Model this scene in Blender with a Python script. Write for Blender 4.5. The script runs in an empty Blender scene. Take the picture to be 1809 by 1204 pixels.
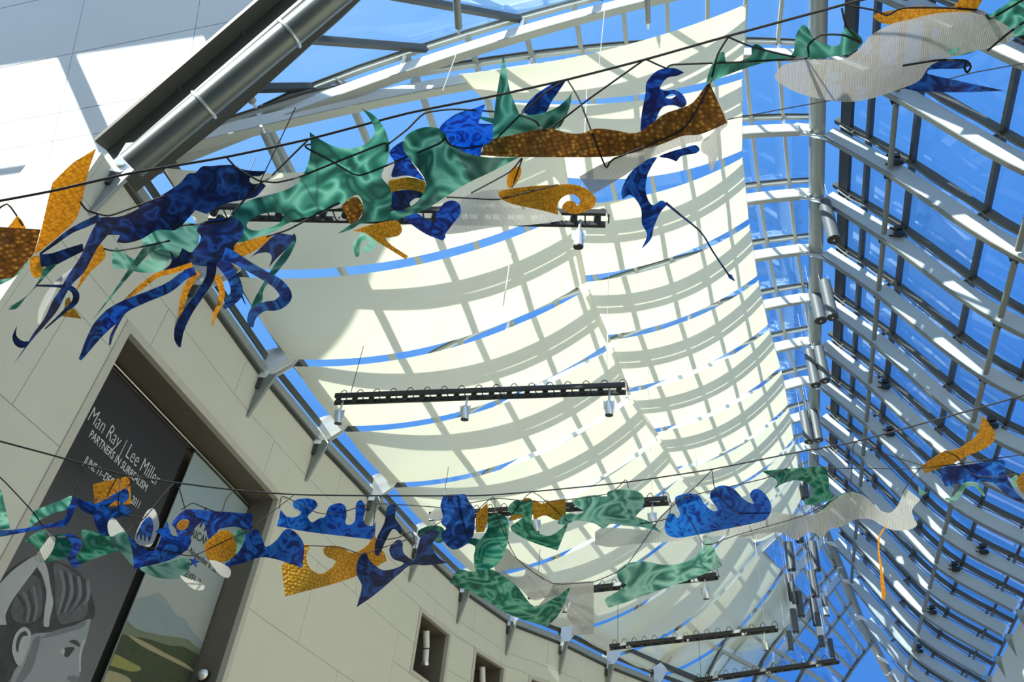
import bpy, bmesh, math, random
import numpy as np
from mathutils import Vector, Matrix
from mathutils.geometry import delaunay_2d_cdt

# ---------------------------------------------------------------- camera, sky, sun, exposure
F_PX, CX, CY = 1414.73, 904.5, 602.0
RC = np.array([[0.96034183, -0.10833759, -0.25691738],
               [0.26491341, 0.64194362, 0.71953407],
               [0.08697388, -0.75905952, 0.64518539]])   # camera right, down, forward as world columns
sc = bpy.context.scene
C = sc.collection
cam_d = bpy.data.cameras.new('camera')
cam = bpy.data.objects.new('camera', cam_d); C.objects.link(cam)
cam_d.sensor_width = 36.0; cam_d.lens = F_PX / 1809 * 36.0
cam_d.clip_start = .05; cam_d.clip_end = 2000
r_, d_, f_ = RC[:, 0], RC[:, 1], RC[:, 2]
m = np.eye(4); m[:3, 0] = r_; m[:3, 1] = -d_; m[:3, 2] = -f_
cam.matrix_world = Matrix(m.tolist())
sc.camera = cam
sc.view_settings.view_transform = 'Standard'
sc.view_settings.look = 'None'
sc.view_settings.gamma = 1.0
sc.view_settings.use_curve_mapping = False
sc.view_settings.exposure = 0.1

SUN_TRAVEL = Vector((.43, .76, -.52)).normalized()
SUN_STRENGTH = 10.5
SKY_STRENGTH = 1.0
world = bpy.data.worlds.new('sky'); sc.world = world; world.use_nodes = True
nt = world.node_tree; nt.nodes.clear()
wo = nt.nodes.new('ShaderNodeOutputWorld'); bg = nt.nodes.new('ShaderNodeBackground')
tc = nt.nodes.new('ShaderNodeTexCoord'); vm = nt.nodes.new('ShaderNodeVectorMath'); vm.operation = 'DOT_PRODUCT'
vm.inputs[1].default_value = tuple(-SUN_TRAVEL)
rmp = nt.nodes.new('ShaderNodeValToRGB'); mpr = nt.nodes.new('ShaderNodeMapRange'); mpr.inputs[1].default_value = -.4; mpr.inputs[2].default_value = 1.0
rmp.color_ramp.elements[0].position = .0; rmp.color_ramp.elements[0].color = (.065, .25, .74, 1)
rmp.color_ramp.elements[1].position = 1.0; rmp.color_ramp.elements[1].color = (.80, 1.0, 1.25, 1)
e = rmp.color_ramp.elements.new(.22); e.color = (.10, .33, .85, 1)
e = rmp.color_ramp.elements.new(.45); e.color = (.22, .50, .98, 1)
nt.links.new(tc.outputs['Generated'], vm.inputs[0]); nt.links.new(vm.outputs['Value'], mpr.inputs[0]); nt.links.new(mpr.outputs[0], rmp.inputs[0])
nt.links.new(rmp.outputs[0], bg.inputs[0]); bg.inputs[1].default_value = SKY_STRENGTH
nt.links.new(bg.outputs[0], wo.inputs[0])
sun_d = bpy.data.lights.new('sun', 'SUN'); sun_d.energy = SUN_STRENGTH; sun_d.angle = .0095; sun_d.color = (1, .97, .88)
sun = bpy.data.objects.new('sun', sun_d); C.objects.link(sun)
sun.rotation_euler = SUN_TRAVEL.to_track_quat('-Z', 'Y').to_euler()
sun.location = -SUN_TRAVEL * 60
random.seed(7)

# ---------------------------------------------------------------- helpers
V = lambda *a: np.array(a, float)
def ray(x, y): return RC @ V(x - CX, y - CY, F_PX)
def at_z(x, y, z): d = ray(x, y); return d * z / d[2]
def at_y(x, y, Y): d = ray(x, y); return d * Y / d[1]
def at_d(x, y, D): d = ray(x, y); return d / np.linalg.norm(d) * D
def unit(v): v = np.asarray(v, float); return v / max(np.linalg.norm(v), 1e-9)
def pix(P): c = RC.T @ np.asarray(P, float); return c[0] / c[2] * F_PX + CX, c[1] / c[2] * F_PX + CY
UP = V(0, 0, 1)
ORG = {}
MATS = {}

class MB:
    """collects shapes in world coordinates, linked as one mesh object"""
    def __init__(s): s.v = []; s.f = []
    def add(s, vs, fs):
        n = len(s.v); s.v += [tuple(map(float, p)) for p in vs]; s.f += [tuple(i + n for i in f) for f in fs]; return s
    def hexa(s, a, b):
        """two quads a (4 pts) and b (4 pts)"""
        return s.add(list(a) + list(b), [(3, 2, 1, 0), (4, 5, 6, 7), (0, 1, 5, 4), (1, 2, 6, 5), (2, 3, 7, 6), (3, 0, 4, 7)])
    def box(s, c, sx, sy, sz, ax=None):
        c = np.asarray(c, float); ax = np.eye(3) if ax is None else ax
        x, y, z = ax[0] * sx / 2, ax[1] * sy / 2, ax[2] * sz / 2
        return s.hexa([c - x - y - z, c + x - y - z, c + x + y - z, c - x + y - z], [c - x - y + z, c + x - y + z, c + x + y + z, c - x + y + z])
    def bar(s, p, q, w, h, up=UP):
        """box from p to q, w across, h along up"""
        p, q = np.asarray(p, float), np.asarray(q, float); d = unit(q - p); x = unit(np.cross(d, up)); z = np.cross(x, d)
        a = x * w / 2; b = z * h / 2
        return s.hexa([p - a - b, p + a - b, p + a + b, p - a + b], [q - a - b, q + a - b, q + a + b, q - a + b])
    def sweep(s, pts, sides, ups, w, h0, h1):
        """box section swept along pts: +-w/2 along side, h0..h1 along up"""
        n = len(pts); base = len(s.v); 
        for p, sd, u in zip(pts, sides, ups):
            for a, b in ((-w / 2, h0), (w / 2, h0), (w / 2, h1), (-w / 2, h1)): s.v.append(tuple(np.asarray(p) + np.asarray(sd) * a + np.asarray(u) * b))
        for i in range(n - 1):
            o = base + i * 4
            for k in range(4): s.f.append((o + k, o + (k + 1) % 4, o + 4 + (k + 1) % 4, o + 4 + k))
        s.f.append((base + 3, base + 2, base + 1, base)); o = base + (n - 1) * 4; s.f.append((o, o + 1, o + 2, o + 3)); return s
    def tube(s, pts, r, n=8, closed=True):
        pts = [np.asarray(p, float) for p in pts]; base = len(s.v); k = len(pts)
        t0 = unit(pts[1] - pts[0]); x = unit(np.cross(t0, UP if abs(t0[2]) < .95 else V(1, 0, 0)))
        rr = r if hasattr(r, '__len__') else [r] * k
        for i in range(k):
            t = unit(pts[min(i + 1, k - 1)] - pts[max(i - 1, 0)]); x = unit(x - t * x.dot(t)); y = np.cross(t, x)
            for j in range(n):
                a = 2 * math.pi * j / n; s.v.append(tuple(pts[i] + (x * math.cos(a) + y * math.sin(a)) * rr[i]))
        for i in range(k - 1):
            for j in range(n):
                a = base + i * n; s.f.append((a + j, a + (j + 1) % n, a + n + (j + 1) % n, a + n + j))
        if closed:
            s.f.append(tuple(base + j for j in range(n))[::-1]); s.f.append(tuple(base + (k - 1) * n + j for j in range(n)))
        return s
    def prism(s, pts, off):
        pts = [np.asarray(p, float) for p in pts]; n = len(pts); off = np.asarray(off, float)
        return s.add(pts + [p + off for p in pts], [tuple(range(n))[::-1], tuple(range(n, 2 * n))] + [(i, (i + 1) % n, n + (i + 1) % n, n + i) for i in range(n)])
    def build(s, name, mat, parent=None, smooth=False, kind=None):
        o0 = V(0, 0, 0) if parent is None else ORG.get(parent.name, V(0, 0, 0))
        if parent is None:
            a = np.array(s.v); lo = a.min(0); hi = a.max(0); o0 = V((lo[0] + hi[0]) / 2, (lo[1] + hi[1]) / 2, lo[2])
        me = bpy.data.meshes.new(name); me.from_pydata([tuple(np.asarray(p) - o0) for p in s.v], [], s.f)
        bm = bmesh.new(); bm.from_mesh(me); bmesh.ops.recalc_face_normals(bm, faces=bm.faces); bm.to_mesh(me); bm.free()
        if smooth:
            me.polygons.foreach_set('use_smooth', [True] * len(me.polygons)); me.set_sharp_from_angle(angle=.7)
        me.materials.append(MATS[mat] if isinstance(mat, str) else mat)
        o = bpy.data.objects.new(name, me); C.objects.link(o)
        if parent is None: o.location = o0; ORG[o.name] = o0
        else: o.parent = parent; ORG[o.name] = ORG.get(parent.name, V(0, 0, 0))
        if kind: o['kind'] = kind
        return o
def tag(o, label, cat=None, group=None, kind=None):
    o['label'] = label
    if cat: o['category'] = cat
    if group: o['group'] = group
    if kind: o['kind'] = kind
    return o
def thing(name, label, cat, loc, group=None, kind=None):
    o = bpy.data.objects.new(name, None); C.objects.link(o); o.empty_display_size = .1
    o.location = tuple(map(float, loc)); ORG[o.name] = np.asarray(loc, float)
    return tag(o, label, cat, group, kind)
ORD = ['first', 'second', 'third', 'fourth', 'fifth', 'sixth', 'seventh', 'eighth', 'ninth', 'tenth', 'eleventh', 'twelfth', 'thirteenth', 'fourteenth',
       'fifteenth', 'sixteenth', 'seventeenth', 'eighteenth', 'nineteenth', 'twentieth']

def mat(name, col, rough=.5, metal=0., spec=.5):
    mt = bpy.data.materials.new(name); mt.use_nodes = True; b = mt.node_tree.nodes['Principled BSDF']
    b.inputs['Base Color'].default_value = (*col, 1); b.inputs['Roughness'].default_value = rough; b.inputs['Metallic'].default_value = metal
    b.inputs['Specular IOR Level'].default_value = spec
    MATS[name] = mt; return mt
def nd(mt, t): return mt.node_tree.nodes.new(t)
def ln(mt, a, b): mt.node_tree.links.new(a, b)
def noisy(name, c1, c2, scale=4., rough=.6, metal=0., bump=0., detail=6.):
    mt = mat(name, c1, rough, metal); b = mt.node_tree.nodes['Principled BSDF']
    co = nd(mt, 'ShaderNodeTexCoord'); n = nd(mt, 'ShaderNodeTexNoise'); n.inputs['Scale'].default_value = scale; n.inputs['Detail'].default_value = detail
    mx = nd(mt, 'ShaderNodeMix'); mx.data_type = 'RGBA'
    mx.inputs[6].default_value = (*c1, 1); mx.inputs[7].default_value = (*c2, 1)
    ln(mt, co.outputs['Object'], n.inputs['Vector']); ln(mt, n.outputs['Fac'], mx.inputs[0]); ln(mt, mx.outputs[2], b.inputs['Base Color'])
    if bump:
        bp = nd(mt, 'ShaderNodeBump'); bp.inputs['Strength'].default_value = bump; ln(mt, n.outputs['Fac'], bp.inputs['Height']); ln(mt, bp.outputs[0], b.inputs['Normal'])
    return mt
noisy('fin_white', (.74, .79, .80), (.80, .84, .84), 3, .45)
noisy('fin_grey', (.42, .48, .50), (.48, .54, .56), 3, .5)  # fin paint darkened, putting the right slope's shade into the colour
noisy('steel_grey', (.27, .30, .285), (.33, .36, .34), 6, .42, .25)
noisy('cylinder_grey', (.075, .085, .09), (.10, .112, .118), 6, .5, 0)
noisy('purlin_grey', (.14, .155, .15), (.18, .20, .19), 6, .5, .1)
noisy('tube_steel', (.13, .15, .148), (.17, .195, .19), 3, .3, .7)
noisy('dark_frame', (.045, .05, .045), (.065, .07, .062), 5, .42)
noisy('dark_panel', (.03, .032, .03), (.045, .046, .042), 5, .5)
noisy('wall_beige', (.60, .59, .47), (.66, .645, .53), 2.2, .75, 0, .02)
noisy('wall_white', (.74, .78, .79), (.80, .83, .83), 1.3, .7)
noisy('trim_stone', (.50, .47, .38), (.56, .53, .43), 9, .7)
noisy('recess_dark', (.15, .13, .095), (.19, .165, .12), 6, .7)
noisy('floor_stone', (.27, .25, .22), (.33, .30, .27), 2, .6)
noisy('black_metal', (.012, .012, .012), (.022, .022, .022), 9, .45)
noisy('rope_black', (.008, .009, .012), (.02, .02, .025), 90, .85)
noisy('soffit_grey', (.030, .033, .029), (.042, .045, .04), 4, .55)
mat('chrome', (.82, .84, .83), .30, .55)
mat('silver', (.72, .74, .73), .3, .8)
mat('lamp_white', (.80, .80, .74), .4)
mat('wire_pale', (.75, .78, .80), .5)
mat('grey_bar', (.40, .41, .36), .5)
# glass: mostly lets light straight through, thinly tinted, with a weak mirror
mt = bpy.data.materials.new('roof_glass'); mt.use_nodes = True; MATS['roof_glass'] = mt; mt.node_tree.nodes.clear()
o = nd(mt, 'ShaderNodeOutputMaterial'); tr = nd(mt, 'ShaderNodeBsdfTransparent'); tr.inputs[0].default_value = (.90, .95, .985, 1)
gl = nd(mt, 'ShaderNodeBsdfGlossy'); gl.inputs['Roughness'].default_value = .02; gl.inputs[0].default_value = (.9, .95, 1, 1)
lw = nd(mt, 'ShaderNodeLayerWeight'); lw.inputs[0].default_value = .18; mxs = nd(mt, 'ShaderNodeMixShader')
ml = nd(mt, 'ShaderNodeMath'); ml.operation = 'MULTIPLY'; ml.inputs[1].default_value = .35
ln(mt, lw.outputs['Fresnel'], ml.inputs[0]); ln(mt, ml.outputs[0], mxs.inputs[0]); ln(mt, tr.outputs[0], mxs.inputs[1]); ln(mt, gl.outputs[0], mxs.inputs[2]); ln(mt, mxs.outputs[0], o.inputs[0])
# sail cloth: woven, light passes and scatters
mt = bpy.data.materials.new('sail_cloth'); mt.use_nodes = True; MATS['sail_cloth'] = mt; mt.node_tree.nodes.clear()
o = nd(mt, 'ShaderNodeOutputMaterial'); df = nd(mt, 'ShaderNodeBsdfDiffuse'); tl = nd(mt, 'ShaderNodeBsdfTranslucent'); mxs = nd(mt, 'ShaderNodeMixShader'); mxs.inputs[0].default_value = .62
co = nd(mt, 'ShaderNodeTexCoord'); nz = nd(mt, 'ShaderNodeTexNoise'); nz.inputs['Scale'].default_value = 1.2; nz.inputs['Detail'].default_value = 8
mx = nd(mt, 'ShaderNodeMix'); mx.data_type = 'RGBA'; mx.inputs[6].default_value = (.90, .88, .74, 1); mx.inputs[7].default_value = (.96, .94, .83, 1)
ln(mt, co.outputs['Object'], nz.inputs['Vector']); ln(mt, nz.outputs['Fac'], mx.inputs[0]); ln(mt, mx.outputs[2], df.inputs[0]); ln(mt, mx.outputs[2], tl.inputs[0])
ln(mt, df.outputs[0], mxs.inputs[1]); ln(mt, tl.outputs[0], mxs.inputs[2]); ln(mt, mxs.outputs[0], o.inputs[0])

# ---------------------------------------------------------------- plan of the building (metres, camera at the origin, floor 1.6 m below)
S, XR, Y0, ZR, ZE = 1.76, 2.35, 11.2, 15.0, 6.57
EAVE = {}
for i, p in zip(range(-1, 10), [(215, 290), (353, 487), (467, 650), (563, 767), (657, 867), (735, 952), (816, 1030), (899, 1089), (991, 1125), (1071, 1165), (1154, 1198)]):
    EAVE[i] = at_z(*p, ZE)
for i in range(10, 15):
    a = math.radians(52 - (i - 10) * 3); EAVE[i] = EAVE[i - 1] + V(math.sin(math.radians(38)), math.cos(math.radians(38)), 0) * 1.62
EAVE[-2] = V(-6.17, 4.06, ZE)
HIP = [V(XR, 26.6, ZR), V(2.62, 28.2, 14.65), V(3.12, 30.0, 13.97), V(3.75, 32.5, 13.0), V(4.67, 34.8, 11.7), V(5.9, 37.3, 10.3)]
def ridge_at(Y):
    if Y <= HIP[0][1]: return V(XR, Y, ZR)
    for a, b in zip(HIP[:-1], HIP[1:]):
        if Y <= b[1]: t = (Y - a[1]) / (b[1] - a[1]); return a + (b - a) * t
    return HIP[-1]
RIDGE = {i: ridge_at(Y0 + S * i) for i in range(-8, 15)}
def bulge(i): return .75 if i <= 7 else max(.12, .75 - .22 * (i - 7))
def raf(i, t, dz=0.):
    a = EAVE[i]; b = RIDGE[i]
    return a + (b - a) * t + UP * (bulge(i) * 4 * t * (1 - t) + dz)
def raf_side(i):
    d = RIDGE[i] - EAVE[i]; return unit(np.cross(d, UP))
def raf_len(i): return float(np.linalg.norm(RIDGE[i] - EAVE[i]))
# right slope section (dX, Z) below the ridge
PROF = [(0, 15.0), (1.1, 13.5), (2.69, 11.0), (4.46, 9.64)]
def rprof(u):
    """smooth section of the right slope, u in 0..1"""
    P = [V(*p) for p in PROF]; P = [P[0] * 2 - P[1]] + P + [P[-1] * 2 - P[-2]]
    x = min(max(u, 0), 1) * 3; k = min(int(x), 2); t = x - k; a, b, c, d = P[k:k + 4]
    return .5 * ((2 * b) + (c - a) * t + (2 * a - 5 * b + 4 * c - d) * t * t + (3 * b - a - 3 * c + d) * t ** 3)
KY = .12
def fin(i, u, off=0.):
    q = rprof(u); e = 1e-3; d = unit(rprof(u + e) - rprof(u - e) if 0 < u < 1 else (rprof(.002) - rprof(0) if u <= 0 else rprof(1) - rprof(.998)))
    nx, nz = -d[1], d[0]
    x, z = q[0] + nx * off, q[1] + nz * off
    return V(XR + x, Y0 + S * i + KY * q[0], z)
def fin_n(u):
    a, b = fin(0, u, 0), fin(0, u, 1); return unit(b - a)
RI = range(-6, 16)   # fins on the right slope
def u_hip(i):
    """where a right fin starts: at the ridge, or lower on the hip"""
    Y = Y0 + S * i
    if Y <= HIP[0][1]: return 0.
    for k in range(200):
        u = k / 200
        q = fin(i, u)
        if q[0] >= ridge_at(q[1])[0]: return u
    return .95

# ---------------------------------------------------------------- ground and walls
mb = MB(); mb.box((0, 14, -1.7), 60, 90, .2); tag(mb.build('floor', 'floor_stone', kind='structure'), 'pale stone floor of the atrium below the frame')

# left wall: plan curve under the eave, big panels with open joints
WP = [EAVE[-1] + (EAVE[-1] - EAVE[0]) * .12] + [EAVE[i] for i in range(-1, 15)]
WP = [V(p[0], p[1], 0) for p in WP]
WS = [0.]
for a, b in zip(WP[:-1], WP[1:]): WS.append(WS[-1] + np.linalg.norm(b - a))
def wall_pt(s, off=0.):
    """point on the wall plan at arc length s, off > 0 into the wall"""
    k = 0
    while k < len(WS) - 2 and s > WS[k + 1]: k += 1
    t = (s - WS[k]) / (WS[k + 1] - WS[k]); d = unit(WP[k + 1] - WP[k])
    return WP[k] + (WP[k + 1] - WP[k]) * t + V(-d[1], d[0], 0) * off, d
def wall_s(Y):
    for k in range(len(WP) - 1):
        if WP[k][1] <= Y <= WP[k + 1][1]: return WS[k] + (WS[k + 1] - WS[k]) * (Y - WP[k][1]) / (WP[k + 1][1] - WP[k][1])
    return 0. if Y < WP[0][1] else WS[-1]
wl = thing('wall_left', 'beige panelled wall below the sloping glass roof', None, (-6.0, 10, -1.6), kind='structure')
S0, S1 = 0., WS[-1]
RY0, RY1, RZ = wall_s(4.86), wall_s(8.56), 5.27            # banner recess
NICHE = [(wall_s(12.97), wall_s(14.22), 4.36, 5.52), (wall_s(15.02), wall_s(16.12), 4.36, 5.55), (wall_s(16.62), wall_s(17.6), 4.36, 5.55)]
ROWS = [(-1.6, .4), (.4, 2.0), (2.0, 3.68), (3.68, 4.86), (4.86, 5.83), (5.83, 6.42)]
def wall_panel(s0, s1, z0, z1):
    g = .003; s0 += g; s1 -= g; z0 += g; z1 -= g
    if s1 - s0 < .02 or z1 - z0 < .02: return
    cuts = [s0] + [w for w in WS if s0 + .02 < w < s1 - .02] + [s1]
    mb = MB(); P = []; N = []
    for c in cuts:
        p, d = wall_pt(c); P.append(p); N.append(V(-d[1], d[0], 0))
    mb.sweep(P, [-n for n in N], [UP] * len(P), .0001, z0, z1)
    mb.v = []; mb.f = []
    n = len(P); vs = []
    for p, q in zip(P, N):
        vs += [p + UP * z0, p + UP * z1, p + q * .05 + UP * z1, p + q * .05 + UP * z0]
    mb.v = [tuple(v) for v in vs]
    for k in range(n - 1):
        for j in range(4): mb.f.append((k * 4 + j, k * 4 + (j + 1) % 4, k * 4 + 4 + (j + 1) % 4, k * 4 + 4 + j))
    mb.f += [(3, 2, 1, 0), tuple((n - 1) * 4 + j for j in range(4))]
    mb.build('panel', 'wall_beige', wl)
VJ = [wall_s(y) for y in (4.2, 6.9, 9.76, 12.4, 14.9, 17.0, 19.2)]
for r, (z0, z1) in enumerate(ROWS):
    holes = [(RY0, RY1)] if z0 < RZ else []
    blocks = []                                            # vertical extents with their own holes
    zs = sorted({z0, z1} | {z for z in [RZ] + [q for n_ in NICHE for q in n_[2:]] if z0 < z < z1})
    vj = [S0] + [v + (.0 if r % 2 else 1.1) for v in VJ if v + 1.1 < S1] + [S1]
    for s0, s1 in zip(vj[:-1], vj[1:]):
        hit = [h for h in [(RY0, RY1, -9, RZ)] + NICHE if h[0] < s1 and h[1] > s0 and h[2] < z1 - .01 and h[3] > z0 + .01]
        zz = sorted({z0, z1} | {z for h in hit for z in h[2:] if z0 < z < z1})
        for a, b in zip(zz[:-1], zz[1:]):
            segs = [(s0, s1)]
            for h in hit:
                if not (h[2] - .01 <= a and b <= h[3] + .01): continue
                h0, h1 = h[0], h[1]; nx = []
                for x, y in segs:
                    if h1 <= x or h0 >= y: nx.append((x, y)); continue
                    if h0 > x: nx.append((x, h0))
                    if h1 < y: nx.append((h1, y))
                segs = nx
            for x, y in segs: wall_panel(x, y, a, b)
# backing behind the joints, with recess and niches left open
mb = MB()
def backing(s0, s1, z0, z1):
    cuts = [s0] + [w for w in WS if s0 + .02 < w < s1 - .02] + [s1]
    for a, b in zip(cuts[:-1], cuts[1:]):
        p, _ = wall_pt(a + 1e-4, .055); q, _ = wall_pt(b - 1e-4, .055); _, d = wall_pt((a + b) / 2); n = V(-d[1], d[0], 0) * .2
        mb.hexa([p + UP * z0, q + UP * z0, q + n + UP * z0, p + n + UP * z0], [p + UP * z1, q + UP * z1, q + n + UP * z1, p + n + UP * z1])
backing(S0, RY0 - .0, -1.6, 6.42); backing(RY0, RY1, RZ, 6.42); prev = RY1
for n_ in NICHE:
    backing(prev, n_[0], -1.6, 6.42); backing(n_[0], n_[1], -1.6, n_[2]); backing(n_[0], n_[1], n_[3], 6.42); prev = n_[1]
backing(prev, S1, -1.6, 6.42)
mb.build('backing', 'trim_stone', wl)
# end face of the wall at its near corner
p, d = wall_pt(0.); n = V(-d[1], d[0], 0)
mb = MB(); mb.box(p + n * .45 - d * .03 + UP * 2.41, .06, .9, 8.02, np.array([d, n, UP])); mb.build('corner_return', 'wall_beige', wl)

def frame_and_pocket(tg, s0, s1, z0, z1, depth, w, pocket='recess_dark'):
    """stone frame round an opening and the dark pocket behind it"""
    a, d = wall_pt(s0); b, _ = wall_pt(s1); d = unit(b - a); n = V(-d[1], d[0], 0); L = np.linalg.norm(b - a)
    def P(s, o, z): return a + d * s + n * o + UP * z
    fr = []
    for nm, x0, x1, y0, y1 in (('frame_head', 0, L, z1 - w, z1), ('frame_sill', 0, L, z0, z0 + w), ('frame_jamb', 0, w, z0 + w, z1 - w), ('frame_jamb', L - w, L, z0 + w, z1 - w)):
        q = MB(); q.hexa([P(x0, -.012, y0), P(x1, -.012, y0), P(x1, .07, y0), P(x0, .07, y0)], [P(x0, -.012, y1), P(x1, -.012, y1), P(x1, .07, y1), P(x0, .07, y1)]); q.build(nm, 'trim_stone', tg)
    x0, x1, y0, y1 = w, L - w, z0 + w, z1 - w; e = .04
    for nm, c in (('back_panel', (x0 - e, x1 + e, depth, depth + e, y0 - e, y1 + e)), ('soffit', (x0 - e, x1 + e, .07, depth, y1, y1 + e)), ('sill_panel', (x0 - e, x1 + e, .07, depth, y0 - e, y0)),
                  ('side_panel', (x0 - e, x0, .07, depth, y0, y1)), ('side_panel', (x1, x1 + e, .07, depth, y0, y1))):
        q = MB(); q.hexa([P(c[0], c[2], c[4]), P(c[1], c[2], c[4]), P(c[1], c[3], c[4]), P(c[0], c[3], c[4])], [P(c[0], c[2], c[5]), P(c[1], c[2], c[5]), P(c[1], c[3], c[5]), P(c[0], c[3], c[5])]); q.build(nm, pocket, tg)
    return P, L
rec = thing('window_1', 'tall stone-framed recess in the beige wall holding the banners', None, wall_pt(RY0)[0] - UP * 1.6, kind='structure')
RP, RL = frame_and_pocket(rec, RY0, RY1, .35, RZ, .62, .10)
q = MB(); q.tube([RP(.1, .42, RZ - .17), RP(RL - .1, .42, RZ - .17)], .009, 6); q.build('hanging_rod', 'silver', rec)
NP = []
for k, n_ in enumerate(NICHE):
    t_ = thing('window_%d' % (k + 2), ['square niche in the wall nearest the banners', 'middle square niche in the beige wall', 'niche in the beige wall cut by the lower frame edge'][k], None, wall_pt(n_[0])[0] + UP * n_[2], kind='structure')
    NP.append(frame_and_pocket(t_, *n_, .7, .075))

# right wall
mb = MB(); mb.box((XR + 4.46 + .27, 14, 4.0), .3, 60, 11.2); wr = mb.build('wall_right', 'wall_beige', kind='structure'); tag(wr, 'beige wall under the low edge of the right roof slope')

# the rest of the hall behind the camera
mb = MB(); mb.box((-4, -9.15, 3.2), 24, .3, 9.6); tag(mb.build('wall_rear', 'wall_beige', kind='structure'), 'beige rear wall of the hall behind the camera')
mb = MB(); mb.box((-12.15, -2, 3.2), .3, 14, 9.6); tag(mb.build('wall_side', 'wall_beige', kind='structure'), 'beige side wall of the hall left of the camera')

# leaning white wall over the near end of the left slope
WN = unit(V(0.03201072, -0.93201986, -0.36099072)); WV0 = V(-6.2, 4.1, 6.9); WH = unit(V(.9994, .0343, 0)); WW = unit(np.cross(WH, WN)); WW = WW if WW[2] > 0 else -WW
def on_white(x, y): d = ray(x, y); return d * (WV0 @ WN) / (d @ WN)
def wuv(P): q = P - WV0; return q @ WH, q @ WW
def wpt(a, b, o=0.): return WV0 + WH * a + WW * b + WN * o
wb = thing('wall_back', 'white leaning wall of large panels above the big steel tube', None, (-7, 4, 0), kind='structure')
v0 = wuv(on_white(205, 268)); v1 = wuv(on_white(515, 0)); slope = (v1[1] - v0[1]) / (v1[0] - v0[0])
ha = [-4.5] + [wuv(on_white(*p))[1] for p in ((110, 246), (0, 218), (0, 120), (0, 15))]; 
ha = [-6.5] + sorted(ha) + [max(ha) + .3]
va = [-9, -6.2, -4.2] + sorted(wuv(on_white(*p))[0] for p in ((120, 130), (340, 80))) + [1.6, 3.2]
def verge_b(a): return v0[1] + slope * (a - v0[0]) + .02
for b0, b1 in zip(ha[:-1], ha[1:]):
    for a0, a1 in zip(va[:-1], va[1:]):
        g = .006
        poly = [(a0 + g, b0 + g), (a1 - g, b0 + g), (a1 - g, b1 - g), (a0 + g, b1 - g)]
        out = []                                            # keep what lies above the verge line (left of it all heights)
        inside = lambda p: p[1] >= verge_b(p[0]) or p[0] < v0[0] - .02
        def clip(poly, f):
            r = []
            for k in range(len(poly)):
                p, q = poly[k], poly[(k + 1) % len(poly)]; fp, fq = f(p), f(q)
                if fp >= 0: r.append(p)
                if (fp >= 0) != (fq >= 0): t = fp / (fp - fq); r.append((p[0] + (q[0] - p[0]) * t, p[1] + (q[1] - p[1]) * t))
            return r
        lo = clip(clip(poly, lambda p: v0[0] - p[0]), lambda p: min(0, p[1] + .9) * .9 - (p[0] - v0[0] + .02) if p[1] < 0 else 1); hi = clip(clip(poly, lambda p: p[0] - v0[0]), lambda p: p[1] - verge_b(p[0]))
        for pp in (lo, hi):
            if len(pp) >= 3:
                ar = abs(sum(pp[k][0] * pp[(k + 1) % len(pp)][1] - pp[(k + 1) % len(pp)][0] * pp[k][1] for k in range(len(pp)))) / 2
                if ar > .005:
                    q = MB(); q.prism([wpt(a, b) for a, b in pp], -WN * .05); q.build('panel', 'wall_white', wb)

# ---------------------------------------------------------------- roof glazing, left slope
DEP, GLZ = .30, .62          # fin depth, height of the glass above the fin foot
gl_l = thing('window_5', 'sloping glass roof over the sails, panes between grey bars', None, (-2, 14, 8), kind='structure')
DK = [.0, .03, .28] + [.28 + 1.06 * k for k in range(1, 13)]
def left_t(i, k):
    return min(DK[k] * (1 + .018 * (i + 1) * min(1, DK[k] / 6)) / raf_len(i), 1.0)
EAVE[-4] = None
LI = list(range(-2, 14))
def lg(i, t, dz=0.):      # point on the glass surface
    return raf(i, t, .16 + (GLZ - .16) * min(1, t / .16) + dz)
def quad_pane(q, parent, th=.012, inset=.025):
    q = [np.asarray(x, float) for x in q]; c = sum(q) / 4
    q = [x + unit(c - x) * inset for x in q]; n = unit(np.cross(q[1] - q[0], q[3] - q[0])) * th
    mb = MB(); mb.hexa(q, [x + n for x in q]); return mb.build('pane', 'roof_glass', parent)
for i, j in zip(LI[:-1], LI[1:]):
    for k in range(len(DK) - 1):
        a0, a1, b0, b1 = left_t(i, k), left_t(i, k + 1), left_t(j, k), left_t(j, k + 1)
        if a1 - a0 < .012 or b1 - b0 < .012: continue
        if k == 1 or k >= 2: quad_pane([lg(i, a0), lg(i, a1), lg(j, b1), lg(j, b0)], gl_l)
    for k in range(1, len(DK)):
        a, b = left_t(i, k), left_t(j, k)
        if a >= .999 and b >= .999: continue
        w = .07 if k > 2 else (.03 if k == 1 else .15)
        mb = MB(); mb.bar(lg(i, a, -.05), lg(j, b, -.05), w, .10); mb.build('mullion', 'grey_bar' if k > 2 else 'dark_frame', gl_l)
for i in LI:
    ts = [x / 14 for x in range(15)]
    P = [lg(i, t, -.06) for t in ts]; sd = raf_side(i)
    mb = MB(); mb.sweep(P, [sd] * 15, [UP] * 15, .06, -.04, .06); mb.build('transom', 'grey_bar', gl_l)
    mb = MB(); mb.sweep([p + sd * .0 for p in P], [sd] * 15, [UP] * 15, .11, .065, .085); mb.build('cover_strip', 'dark_frame', gl_l)
# the end bay between the leaning wall and the first fin: verge glass
def on_verge(s): return wpt(v0[0] + (v1[0] - v0[0]) * s, v0[1] + (v1[1] - v0[1]) * s, .10)
for k in range(7):
    ta, tb = .03 + .135 * k, .03 + .135 * (k + 1)
    A, B = lg(-2, ta), lg(-2, tb); s = .02 + .36 * k
    P0, P1 = on_verge(s), on_verge(s + .36)
    quad_pane([A, B, P1, P0], gl_l)
    mb = MB(); mb.bar(B - UP * .06, P1 - UP * .02, .07, .10); mb.build('mullion', 'dark_frame', gl_l)

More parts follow.
